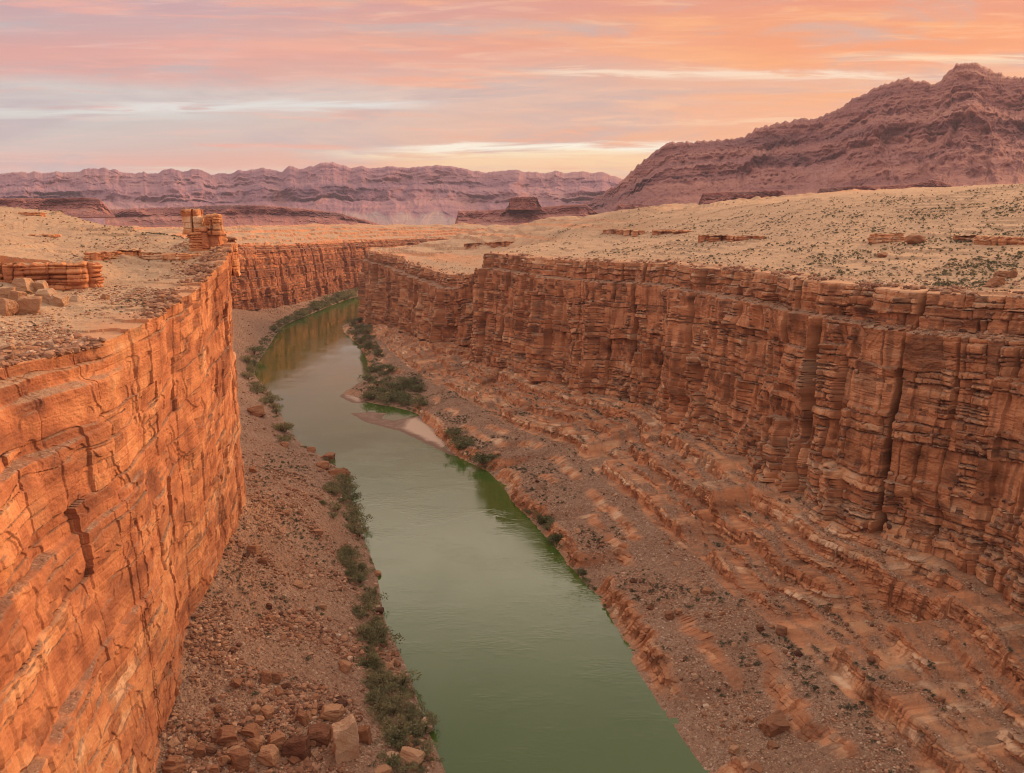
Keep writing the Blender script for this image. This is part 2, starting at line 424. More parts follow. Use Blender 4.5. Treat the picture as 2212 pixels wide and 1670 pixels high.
    d -= p.get('flake', 0.5) * (sst(0.16, 0.20, fl) + 0.7 * sst(0.42, 0.46, fl))
    d += p['rough'] * fbm(S / 5, Z / 4, seed + 22, 4, 0.55) + p['rough'] * 0.5 * np.abs(fbm(S / 2.1, Z / 1.4, seed + 28, 3, 0.6))
    lay = 0.50 + 0.34 * (rnd(U, U * 0, seed + 23) - 0.5) + 0.30 * amp / 1.6 * (hard - 0.5) + 0.16 * (bl - 0.5) * ab + 0.24 * (panel - 0.5) + 0.2 * noise(S / 30, Z / 30, seed + 24) + 0.28 * noise(S / 7, Z / 4.5, seed + 47)
    streak = sst(0.10, 0.55, noise(S / 1.6, Z / 26, seed + 25) + 0.5 * noise(S / 12, Z / 18, seed + 26))
    patch = (rnd(c3, K, seed + 27) > p['stainb']) * (0.5 + 0.5 * rnd(c3, K, seed + 31)) * sst(-0.15, 0.2, noise(S / 26, Z / 15, seed + 32))
    patch2 = (rnd(c2, U, seed + 29) > p['stainb'] - 0.03) * (0.4 + 0.5 * rnd(c2, U, seed + 39)) * sst(-0.3, 0.3, noise(S / 10, Z / 7, seed + 30))
    stain = np.clip(np.maximum(np.maximum(0.6 * streak * p.get('streak', 1), patch), patch2), 0, 1)
    return d, lay, stain, K

# ------------------------------------------------------------------ lofted canyon sides
def catmull(C, n):
    """C [nst, ...] -> n samples, centripetal-like tangents with clamped overshoot; parameter = chord length of all rails"""
    C = np.asarray(C, float); k = C.shape[0]
    ch = np.sqrt(((C[1:] - C[:-1]) ** 2).sum(-1)).mean(1)
    T = np.concatenate([[0], np.cumsum(ch)])
    dC = (C[1:] - C[:-1]) / ch[:, None, None]
    m = np.zeros_like(C)
    for i in range(1, k - 1):
        w0, w1 = ch[i], ch[i - 1]
        m[i] = (dC[i - 1] * w0 + dC[i] * w1) / (w0 + w1) * 0.75
    m[0] = dC[0]; m[-1] = dC[-1]
    t = np.linspace(0, T[-1], n)
    i = np.clip(np.searchsorted(T, t) - 1, 0, k - 2)
    h = ch[i][:, None, None]; u = ((t - T[i]) / ch[i])[:, None, None]
    return (2*u**3-3*u**2+1)*C[i] + (u**3-2*u**2+u)*h*m[i] + (-2*u**3+3*u**2)*C[i+1] + (u**3-u**2)*h*m[i+1]

HITS = []            # (P [n,3], tag arrays) for placing things on the ground
def canyon_side(name, rails, kinds, ledges, benches, prm, seed, mat, label, nmax, nrows, plat_fn=None, smooth_s=0, zref=0.0, far_prm=None, ledges2=None):
    """rails [stations][rail] = (x,y,z); kinds per segment: bed, slope, cliff, plat"""
    R = catmull(rails, 5000)
    if smooth_s: R = gsmooth(R, smooth_s, 0)
    nrail = R.shape[1]
    kc = kinds.index('cliff')
    # column spacing by picture size
    def seglen(A):
        x, y, dep = project(A); ok = dep > 20
        l = np.hypot(np.diff(x), np.diff(y)) * 1024 / FW
        wl = np.linalg.norm(np.diff(A, axis=0), axis=1)
        inside = (ok[1:] & (x[1:] > -150) & (x[1:] < FW + 150) & (y[1:] < FH + 300))
        far = np.maximum(np.linalg.norm(A[1:] - np.array([0, 0, CAMZ]), axis=1), 40)
        return np.where(inside, np.clip(l, wl * 0.15 * 803 / far, None), wl * 0.15 * 803 / far)
    dens = np.maximum.reduce([seglen(R[:, k]) for k in range(1, min(nrail, kc + 3))])
    dens = gsmooth(dens, 25)
    cum = np.concatenate([[0], np.cumsum(dens)])
    ns = int(min(nmax, cum[-1] * QUAL))
    tt = np.interp(np.linspace(0, cum[-1], ns), cum, np.arange(5000))
    i0 = np.clip(tt.astype(int), 0, 4998); fr = (tt - i0)[:, None, None]
    R = R[i0] * (1 - fr) + R[i0 + 1] * fr
    rim = R[:, kc + 1]; foot = R[:, kc]
    S = np.concatenate([[0], np.cumsum(np.linalg.norm(np.diff(0.5 * (rim + foot)[:, :2], axis=0), axis=1))])
    N = R[:, kc - 1, :2] - rim[:, :2]
    tang = np.gradient(gsmooth(0.5 * (rim + foot)[:, :2], 6, 0), axis=0)
    N2 = np.stack([-tang[:, 1], tang[:, 0]], 1); N2 *= np.sign((N2 * N).sum(1))[:, None]
    N = N2 / np.linalg.norm(N2, axis=1)[:, None]
    N = gsmooth(N, 5, 0); N /= np.linalg.norm(N, axis=1)[:, None]
    dip = rim[:, 2] - zref
    segs = []
    for k, kind in enumerate(kinds):
        A, B = R[:, k], R[:, k + 1]
        M = 700 if kind in ('slope', 'ledge', 'cliff') else 160
        q = np.linspace(0, 1, M)[None, :]
        rock = np.zeros((ns, M))
        if kind in ('slope', 'ledge'):
            zl = A[:, 2:3] + (B - A)[:, 2:3] * q
            w = np.full((ns, M), 1.0)
            span = np.abs((B - A)[:, 2:3]) + 1e-3
            for (lev, hgt, wid, sd, freq) in (ledges if kind == 'slope' else ledges2):
                lv = lev * span / 30.0 + A[:, 2:3] + 1.1 * noise(S / 38, S * 0 + sd, seed + sd)[:, None] + (0.15 * noise(S / 6, S * 0 + sd, seed + sd + 1) + 0.9 * (rnd(jcell(S, 3.4, seed + sd)[0], None, seed + sd + 5) - 0.5))[:, None]
                pres = sst(freq, freq + 0.25, 0.5 + noise(S / 34, S * 0 + sd * 1.7, seed + sd + 2))[:, None]
                g = np.exp(-((zl - lv) / wid) ** 2)
                w += pres * g * hgt / wid * (1.8 if kind == 'slope' else 2.8)
                rock = np.maximum(rock, pres * np.exp(-((zl - lv) / (wid * 1.6)) ** 2))
            if kind == 'ledge':
                lc = (zl - A[:, 2:3]) / span * 30.0
                rock = np.maximum(rock, np.clip(0.42 + 0.9 * noise(S[:, None] / 16, lc / 2.5, seed + 302), 0.05, 0.9))
            zc = np.concatenate([np.zeros((ns, 1)), np.cumsum(0.5 * (w[:, 1:] + w[:, :-1]), axis=1)], 1)
            zc /= zc[:, -1:]
            P = np.empty((ns, M, 3))
            P[..., :2] = A[:, None, :2] + (B - A)[:, None, :2] * q[..., None]
            P[..., 2] = A[:, 2:3] + (B - A)[:, 2:3] * zc
        elif kind == 'cliff':
            z = A[:, 2:3] + (B - A)[:, 2:3] * q
            zs = z - dip[:, None]
            w = np.full((ns, M), 0.35)
            for (lev, wid, run, sd) in benches:
                lv = zref + lev + 0.8 * noise(S / 30, S * 0 + sd, seed + sd)[:, None]
                pr = np.clip(0.75 + 0.9 * noise(S / 22, S * 0 + sd, seed + sd + 3), 0, 1.4)[:, None]
                w += run * pr * np.exp(-((zs - lv) / wid) ** 2) / wid * 12
            c = np.concatenate([np.zeros((ns, 1)), np.cumsum(w[:, 1:], axis=1)], 1); c /= c[:, -1:]
            P = np.empty((ns, M, 3))
            P[..., :2] = A[:, None, :2] + (B - A)[:, None, :2] * c[..., None]
            P[..., 2] = z
            rock[:] = 1
        else:
            P = A[:, None] + (B - A)[:, None] * q[..., None]
            if kind == 'plat':
                Pm = R[:, max(k - 1, kc + 1)]; Pn = R[:, min(k + 2, nrail - 1)]
                la = np.linalg.norm((B - A)[:, :2], axis=1)[:, None]
                lm = np.maximum(np.linalg.norm((A - Pm)[:, :2], axis=1)[:, None], 1e-3); ln = np.maximum(np.linalg.norm((Pn - B)[:, :2], axis=1)[:, None], 1e-3)
                s = (B[:, 2:3] - A[:, 2:3]) / la
                s0 = (A[:, 2:3] - Pm[:, 2:3]) / lm if k > kc + 1 else s
                s1 = (Pn[:, 2:3] - B[:, 2:3]) / ln if k + 2 < nrail else s
                m0 = 0.5 * (s + s0) * la; m1 = 0.5 * (s + s1) * la
                P[..., 2] = (2*q**3-3*q**2+1)*A[:, 2:3] + (q**3-2*q**2+q)*m0 + (-2*q**3+3*q**2)*B[:, 2:3] + (q**3-q**2)*m1
        # rows by picture size
        x, y, dep = project(P)
        l = np.hypot(np.diff(x, axis=1), np.diff(y, axis=1)) * 1024 / FW
        wl = np.linalg.norm(np.diff(P, axis=1), axis=2)
        far = np.maximum(np.linalg.norm(P[:, 1:] - np.array([0, 0, CAMZ]), axis=2), 40)
        okk = (dep[:, 1:] > 20)
        l = np.where(okk, np.clip(l, 0.22 * wl * 803 / far, wl * 803 / far * 1.1), wl * 803 / far * 0.2)
        l = gsmooth(l, 6, 0)
        cm = np.concatenate([np.zeros((ns, 1)), np.cumsum(l, axis=1)], 1)
        vis = (x[:, 0] > -100) & (x[:, 0] < FW + 100)
        tot = np.percentile(cm[vis, -1], 85) if vis.any() else 20
        nr = int(np.clip(tot * QUAL, 6, nrows[k]))
        Q = np.empty((ns, nr, 3)); rk = np.empty((ns, nr)); sq = np.empty((ns, nr))
        for i in range(ns):
            f = np.interp(np.linspace(0, cm[i, -1], nr), cm[i], np.arange(M))
            j = np.minimum(f.astype(int), M - 2); ff = f - j
            Q[i] = P[i, j] * (1 - ff)[:, None] + P[i, j + 1] * ff[:, None]
            rk[i] = rock[i, j] * (1 - ff) + rock[i, j + 1] * ff
            sq[i] = f / (M - 1)
        segs.append((Q, rk, sq, np.full((ns, nr), k)))
    cat = lambda j: np.concatenate([s[j][:, (1 if a else 0):] for a, s in enumerate(segs)], 1)
    P, rock, sq, sid = cat(0), cat(1), cat(2), cat(3)
    SS = np.repeat(S[:, None], P.shape[1], 1)
    Z = P[..., 2] - dip[:, None]
    d = np.zeros(Z.shape); lay = np.full(Z.shape, 0.5); stain = np.zeros(Z.shape); K = np.zeros(Z.shape, np.int32)
    prs = dict(prm); prs.update(big=0.2, mid=0.5, col=0.3, bulge=0.1, slotd=0.3, col2=0.4, bed=0.45, part=0.5, L3=2.1, blk=0.60, rough=0.55, flake=0.2, amp0=0.6, pil=0, bay=0, tilt=0.3, jw=0.4)
    for k, kind in enumerate(kinds):
        cc = np.where(sid[0] == k)[0]; sl = slice(cc[0], cc[-1] + 1)
        if kind in ('slope', 'ledge', 'cliff'):
            d[:, sl], lay[:, sl], stain[:, sl], K[:, sl] = cliff(SS[:, sl], Z[:, sl], seed + (0 if kind == 'cliff' else 7), prm if kind == 'cliff' else prs)
            if kind == 'cliff' and far_prm is not None:
                fr_ = np.where(rim[:, 1] > 560)[0]; fs = slice(fr_[0], fr_[-1] + 1)
                d[fs, sl], lay[fs, sl], stain[fs, sl], K[fs, sl] = cliff(SS[fs, sl], Z[fs, sl], seed + 11, far_prm)
                lay[fs, sl] -= 0.30
    kindmap = {k: i for i, k in enumerate(kinds)}
    isc = (sid == kc)
    isslope = np.isin(sid, [i for i, k in enumerate(kinds) if k in ('slope', 'ledge')])
    isplat = np.isin(sid, [i for i, k in enumerate(kinds) if k == 'plat'])
    # rock displacement full on the cliff, partial on ledges, fading over the rim
    wd = np.where(isc, 1.0, np.where(isslope, 0.85 * rock, 0.0))
    first = isplat & (sid == kc + 1)
    prof = d.copy()
    nc = np.where(isc.any(0))[0][-1]
    rimd = d[:, nc:nc + 1]
    dist_in = np.linalg.norm(P[..., :2] - rim[:, None, :2], axis=2)
    fade = np.where(first, np.exp(-dist_in / 9.0), 0)
    hor = wd * d + fade * rimd
    # the foot of the cliff keeps its place
    P[..., 0] += N[:, None, 0] * hor; P[..., 1] += N[:, None, 1] * hor
    # loose slopes: lumps, gullies
    gx, gy = P[..., 0], P[..., 1]
    lump = (0.7 if ledges2 is not None else 1.2) * fbm(gx / 17, gy / 17, seed + 50, 3) + 0.45 * fbm(gx / 2.4, gy / 2.4, seed + 55, 4, 0.65)
    bank_fade = np.where(sid == 1, sst(0, 0.06, sq), 1)
    P[..., 2] += np.where(isslope, lump * bank_fade * (0.75 - 0.45 * rock), 0)
    pl = 1.2 * fbm(gx / 60, gy / 60, seed + 60, 3) + 0.5 * fbm(gx / 9, gy / 9, seed + 65, 4, 0.55)
    edge = sst(0, 25, dist_in)
    P[..., 2] += np.where(isplat, pl * (0.25 + 0.75 * edge), 0)
    # low broken steps near the rim
    zq = P[..., 2]; step = 1.3
    st = np.floor(zq / step + 0.3 * noise(gx / 7, gy / 7, seed + 70)) * step
    P[..., 2] += np.where(isplat, (st + 0.65 - zq) * 0.75 * np.exp(-dist_in / 14.0), 0)
    farb = sst(700, 1000, gy)
    z2 = P[..., 2]; stp = 2.0 + 4.0 * farb
    q2 = z2 / stp + 0.5 * noise(gx / 60, gy / 60, seed + 71) + 0.15 * noise(gx / 8, gy / 8, seed + 72)
    terr = sst(0.25, 0.55, q2 - np.floor(q2))
    tm = np.maximum(0.9 * farb * np.exp(-np.clip(dist_in - 150, 0, None) / 150), 0.55 * sst(0.02, 0.25, noise(gx / 75, gy / 45, seed + 73)) * sst(8, 30, dist_in))
    P[..., 2] += np.where(isplat, (terr - (q2 - np.floor(q2))) * stp * tm, 0)
    P[..., 2] += np.where(isplat, farb * sst(60, 200, dist_in) * 9 * np.abs(fbm(gx / 90, gy / 90, seed + 74, 3)), 0)
    if plat_fn is not None:
        P[..., 2] += np.where(isplat, plat_fn(P[..., 0], P[..., 1], dist_in), 0)
    # normals -> loose cover
    a = np.gradient(P, axis=0); b = np.gradient(P, axis=1)
    n = np.cross(a, b); n /= np.linalg.norm(n, axis=2)[..., None] + 1e-9
    nzv = np.abs(n[..., 2])
    soil = np.where(isc, 0.85 * sst(0.55, 0.9, nzv) * sst(-0.5, 0.3, noise(SS / 6, Z / 6, seed + 80) + 0.2), 0)
    soil = np.where(isslope, np.clip(np.clip(1 - rock * 1.15, 0, 1) + np.where(sid == 1, 0.2, 0.0), 0, 1) * sst(0.40, 0.78, nzv), soil)
    soil = np.where(isplat, sst(0.45, 0.75, nzv) * (0.5 + 0.5 * sst(3, 22, dist_in + 9 * noise(gx / 9, gy / 9, seed + 81))), soil)
    fb = farb * sst(0.05, 0.35, noise(P[..., 2] / 3.5 + 0.4 * noise(gx / 60, gy / 60, seed + 91), gx / 260, seed + 90))
    soil = np.where(isplat, soil * (1 - 0.75 * fb), soil)
    zone = np.where(isplat, 1.0, np.where(isc, sst(-14, 0, Z - zref) * 0.8, 0.0))
    bw = sst(0.1, 0.5, noise(SS / 14, K * 5.3, seed + 82)) * (rnd(K, K * 0, seed + 83) > 0.6) * rock
    lay = np.where(isslope, lay + 0.55 * bw, lay)
    stain = np.where(isplat, 0, np.where(isslope, stain * 0.8, stain))
    geo = np.stack([np.clip(lay, 0, 1), np.clip(soil, 0, 1), np.clip(stain, 0, 1), zone], -1)
    me = grid_mesh(name, P, {'geo': geo}, mat)
    o = link(name, me, kind='structure', label=label)
    zoneid = np.where(isslope, 1, np.where(isc, 2, np.where(isplat, 3, 0)))
    HITS.append(dict(P=P.reshape(-1, 3), zone=zoneid.ravel(), nz=nzv.ravel(), rock=rock.ravel(), din=dist_in.ravel(), sq=sq.ravel(), side=name))
    print(name, P.shape)
    return P, S

# ---- right side
RS = [  # bank, foot, rim, plateau 1, 2 (crest), 3
 [(85,60,0),(150,40,32),(165,30,121),(230,30,130),(420,20,165),(1500,0,170)],
 [(62,140,0),(139,150,33),(154,145,120),(230,170,130),(450,200,166),(1500,300,170)],
 [(49,186,0),(137,196,34),(150,200,119),(235,260,131),(430,330,165),(1500,600,165)],
 [(39,231,0),(133,226,36),(146,231,118),(210,310,132),(360,430,163),(1500,900,160)],
 [(34,272,0),(113,260,38),(124,266,117),(195,360,131),(331,521,162),(1400,1300,150)],
 [(20,322,0),(102,318,38),(113,322,117),(180,430,131),(295,590,160),(1300,1700,140)],
 [(-1,392,0),(89,395,36),(100,400,116),(160,500,130),(260,655,158),(1200,2100,130)],
 [(-14,436,0),(76,466,33),(88,472,115),(140,580,128),(225,750,154),(1000,2400,125)],
 [(-36,472,0),(36,522,31),(46,530,113.5),(105,660,126),(193,858,150),(800,2600,120)],
 [(-62,545,0),(0,602,28),(10,610,112.5),(75,740,124),(150,950,147),(600,2700,118)],
 [(-80,588,0),(-30,668,25),(-21,676,112),(45,800,121),(110,1060,144),(450,2000,116)],
 [(-138,640,0),(-24,712,26),(-10,712,100),(35,830,113),(80,1100,141),(330,1700,118)],
 [(-133,716,0),(-62,738,28),(-50,745,90),(0,870,104),(50,1130,137),(250,1450,122)],
 [(-145,790,0),(-105,845,20),(-93,850,91),(-30,960,104),(15,1180,131),(200,1400,122)],
 [(-170,893,0),(-140,955,14),(-128,962,93),(-70,1060,104),(-15,1220,125),(170,1390,122)],
 [(-228,1078,0),(-202,1098,7),(-194,1107,100),(-130,1180,104),(-60,1290,115),(130,1385,120)],
 [(-218,1190,0),(-187,1200,8),(-172,1200,100),(-110,1235,104),(-30,1320,114),(150,1390,119)],
 [(-100,1480,0),(-75,1465,8),(-60,1450,97),(0,1420,102),(60,1400,111),(200,1400,119)],
 [(340,1740,0),(345,1715,8),(350,1700,97),(340,1650,100),(330,1560,112),(330,1450,119)],
]
def with_bed(st, mid=None):
    out = []
    for r in st:
        b, f = np.array(r[0], float), np.array(r[1], float)
        d = (b - f); d[2] = 0; d /= np.linalg.norm(d)
        bed = b + d * 7; bed[2] = -4
        b2 = b.copy(); b2[2] = -0.15
        extra = []
        if mid is not None:
            m = b + (f - b) * mid; m[2] = 1.0 + 0.32 * f[2]; extra = [m]
        out.append([bed, b2] + extra + [np.array(p, float) for p in r[1:]])
    return np.array(out)
PR = dict(warp=1.4, u0=3.0, u1=14, l0=0.6, l1=3.6, big=4.0, mid=1.1, L1=16, col=3.0, bulge=0.1, slot=0.42, slotd=16.0, slotw=0.52, L2=5.5, col2=0.9, jw=0.8, pil=3.6, bay=3.2, tilt=1.3,
          bed=0.60, part=1.0, L3=2.9, blk=0.40, rough=0.34, stainb=0.64, gone=0.93, amp0=0.08, amp1=0.58, flake=0.35, ledgy=True)
LEDG_R = [(3.0, 5.0, 0.6, 101, 0.15), (15, 1.2, 0.5, 129, 0.5), (23, 1.6, 0.5, 105, 0.45)]
BEN_R = [(-11.5, 0.4, 6.5, 201), (-6, 0.3, 0.6, 205), (-3.5, 0.3, 0.4, 209), (-38, 0.4, 0.9, 213), (-58, 0.4, 0.9, 217), (-75, 0.5, 1.6, 221)]
LEDG_2 = [(3, 6.5, 0.34, 151, 0.05), (8.5, 2.2, 0.25, 155, 0.25), (13, 6.0, 0.34, 159, 0.05), (18.5, 2.4, 0.25, 163, 0.22), (23, 6.5, 0.34, 167, 0.05), (28, 2.4, 0.25, 171, 0.25)]
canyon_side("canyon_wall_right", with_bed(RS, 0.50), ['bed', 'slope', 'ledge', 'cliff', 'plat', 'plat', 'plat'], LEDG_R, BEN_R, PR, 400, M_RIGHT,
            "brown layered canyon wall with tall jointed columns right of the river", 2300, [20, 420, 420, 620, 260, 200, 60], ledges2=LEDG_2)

# ---- left side and the far wall round the bend
LS = [
 [(17,60,0),(-62,52,14),(-90,45,112),(-120,45,117),(-250,40,140),(-900,30,150)],
 [(-9,165,0),(-79,150,14),(-98,148,112),(-125,150,115),(-250,170,142),(-900,200,150)],
 [(-22,198,0),(-85,175,19),(-93,172,112.5),(-122,185,115.5),(-255,215,143),(-900,350,150)],
 [(-34,235,0),(-89,197,27),(-89,199,116),(-122,220,118),(-258,260,144),(-900,480,148)],
 [(-45,264,0),(-92,222,30),(-92,224,118.5),(-124,246,120),(-260,310,144.5),(-900,640,146)],
 [(-55,305,0),(-97,255,32),(-95,254,122.5),(-126,272,124),(-258,355,145),(-900,820,140)],
 [(-68,345,0),(-101,284,33),(-97.5,287,131),(-128,300,131),(-245,395,145),(-900,1000,132)],
 [(-80,385,0),(-104,300,34),(-101.5,301,133),(-135,318,133),(-240,410,145),(-850,1060,130)],
 [(-98,440,0),(-160,345,35),(-166,340,131),(-185,352,134),(-245,425,145),(-800,1090,128)],
 [(-136,499,0),(-208,440,38),(-216,436,134),(-225,440,136),(-300,480,144),(-800,1110,126)],
 [(-203,657,0),(-275,640,40),(-290,640,118),(-330,650,121),(-420,690,132),(-820,1140,124)],
 [(-237,729,0),(-318,780,40),(-333,780,113),(-370,800,118),(-480,880,126),(-860,1180,122)],
 [(-275,900,0),(-348,960,36),(-363,965,112),(-420,1000,118),(-600,1150,124),(-1200,1500,118)],
 [(-308,1085,0),(-352,1110,18),(-370,1120,106),(-425,1180,112),(-560,1350,121),(-1000,1900,114)],
 [(-306,1226,0),(-338,1240,13),(-353,1250,102),(-405,1310,108),(-520,1500,121),(-800,2300,112)],
 [(-282,1555,0),(-312,1570,10),(-327,1580,97),(-365,1640,104),(-420,1800,120),(-500,2600,110)],
 [(-150,1850,0),(-170,1890,10),(-182,1900,97),(-210,1960,104),(-230,2060,118),(-200,2800,108)],
 [(300,2100,0),(290,2150,10),(285,2160,97),(280,2230,104),(270,2350,114),(300,2900,108)],
]
PL = dict(warp=1.4, u0=4.5, u1=14, l0=1.8, l1=6.0, big=2.4, mid=1.0, L1=21, col=0.8, bulge=0.1, slot=0.80, slotd=3.5, slotw=0.26, L2=12.0, col2=0.36, jw=0.6, gro=0.92, tilt=0.75, pil=0.7,
          bed=0.25, part=0.55, L3=7.0, blk=0.12, rough=0.23, stainb=0.72, gone=0.985, streak=0.7, amp0=0.12, amp1=0.55, flake=0.38)
LEDG_L = []
BEN_L = [(-6, 0.4, 0.9, 231), (-2.5, 0.3, 0.6, 235), (-16, 0.3, 0.4, 239), (-34, 0.2, 0.4, 247), (-58, 0.2, 0.45, 255)]
def left_plat(x, y, din):
    # raised bench behind the ledge that faces the camera (ledge line from (-158,236) to (-124,243))
    yl = 238 + 0.10 * (x + 150) + 2.0 * noise(x / 9, x * 0, 77)
    d = y - yl
    wx = sst(-125, -137, x) * sst(-230, -200, x)
    return 7.5 * sst(-0.6, 0.8, d) * np.exp(-np.clip(d - 1, 0, None) / 40) * wx
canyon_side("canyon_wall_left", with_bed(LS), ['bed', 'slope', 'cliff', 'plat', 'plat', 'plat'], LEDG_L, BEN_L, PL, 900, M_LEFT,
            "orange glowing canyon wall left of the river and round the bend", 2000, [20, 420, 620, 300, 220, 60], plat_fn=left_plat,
            far_prm=dict(PR, L1=26, L2=11, L3=6, l0=1.2, l1=5, part=1.6, blk=0.8, col=3.0, slotw=0.9, pil=2.5))

# ------------------------------------------------------------------ river
def river_material():
    m, t, b = new_mat("river water")
    co = t.node('ShaderNodeTexCoord').outputs['Object']
    n = t.noise(t.scale(co, (1, 0.5, 1)), 0.012, 4, 0.5)
    c = t.mix(t.mr(n, 0.35, 0.65), (0.048, 0.084, 0.014), (0.060, 0.098, 0.020))
    t.l.new(c, b.inputs['Base Color'])
    t.l.new(t.mr(t.noise(t.scale(co, (1, 0.45, 1)), 0.03, 5, 0.6, 0.8), 0.35, 0.7, 0.03, 0.14), b.inputs['Roughness']); b.inputs['IOR'].default_value = 1.38
    b.inputs['Specular IOR Level'].default_value = 0.5
    w = t.noise(t.scale(co, (0.35, 1.0, 1)), 0.9, 3, 0.55)
    w2 = t.noise(t.scale(co, (0.6, 1.0, 1)), 0.05, 4, 0.6)
    bump(t, b, t.m('MULTIPLY', w, t.mr(w2, 0.45, 0.62, 0.15, 1.4)), 0.12, 0.28)
    return m
v = [(-900, -400, 0), (900, -400, 0), (900, 2600, 0), (-900, 2600, 0)]
me = raw_mesh("river", v, [[0, 1, 2, 3]], None, river_material())
link("river", me, kind='structure', label="calm green river winding through the canyon")

# ------------------------------------------------------------------ plain under the far country
def plain_material():
    m, t, b = new_mat("desert plain")
    co = t.node('ShaderNodeTexCoord').outputs['Object']
    n = t.noise(co, 0.004, 6, 0.6)
    t.l.new(t.ramp(n, [(0.3, (0.42, 0.24, 0.16)), (0.6, (0.52, 0.35, 0.23)), (0.8, (0.46, 0.27, 0.19))]), b.inputs['Base Color'])
    return m
xs = np.concatenate([np.linspace(-30000, -1000, 24), np.linspace(-900, 1300, 23), np.linspace(1400, 30000, 24)])
ys = np.concatenate([np.linspace(-6000, -500, 8), np.linspace(-400, 2600, 31), np.linspace(2700, 40000, 40)])
gx, gy = np.meshgrid(xs, ys, indexing='ij')
gz = 96 + 9 * fbm(gx / 900, gy / 900, 5, 3)
P = np.stack([gx, gy, gz], -1)
cx = 0.25 * (gx[:-1, :-1] + gx[1:, :-1] + gx[1:, 1:] + gx[:-1, 1:]); cy = 0.25 * (gy[:-1, :-1] + gy[1:, :-1] + gy[1:, 1:] + gy[:-1, 1:])
keep = ~((cx > -760) & (cx < 1150) & (cy > -450) & (cy < 2350))
link("desert_ground", grid_mesh("desert_ground", P, None, plain_material(), keep), kind='structure', label="flat pale desert beyond the canyon rims")

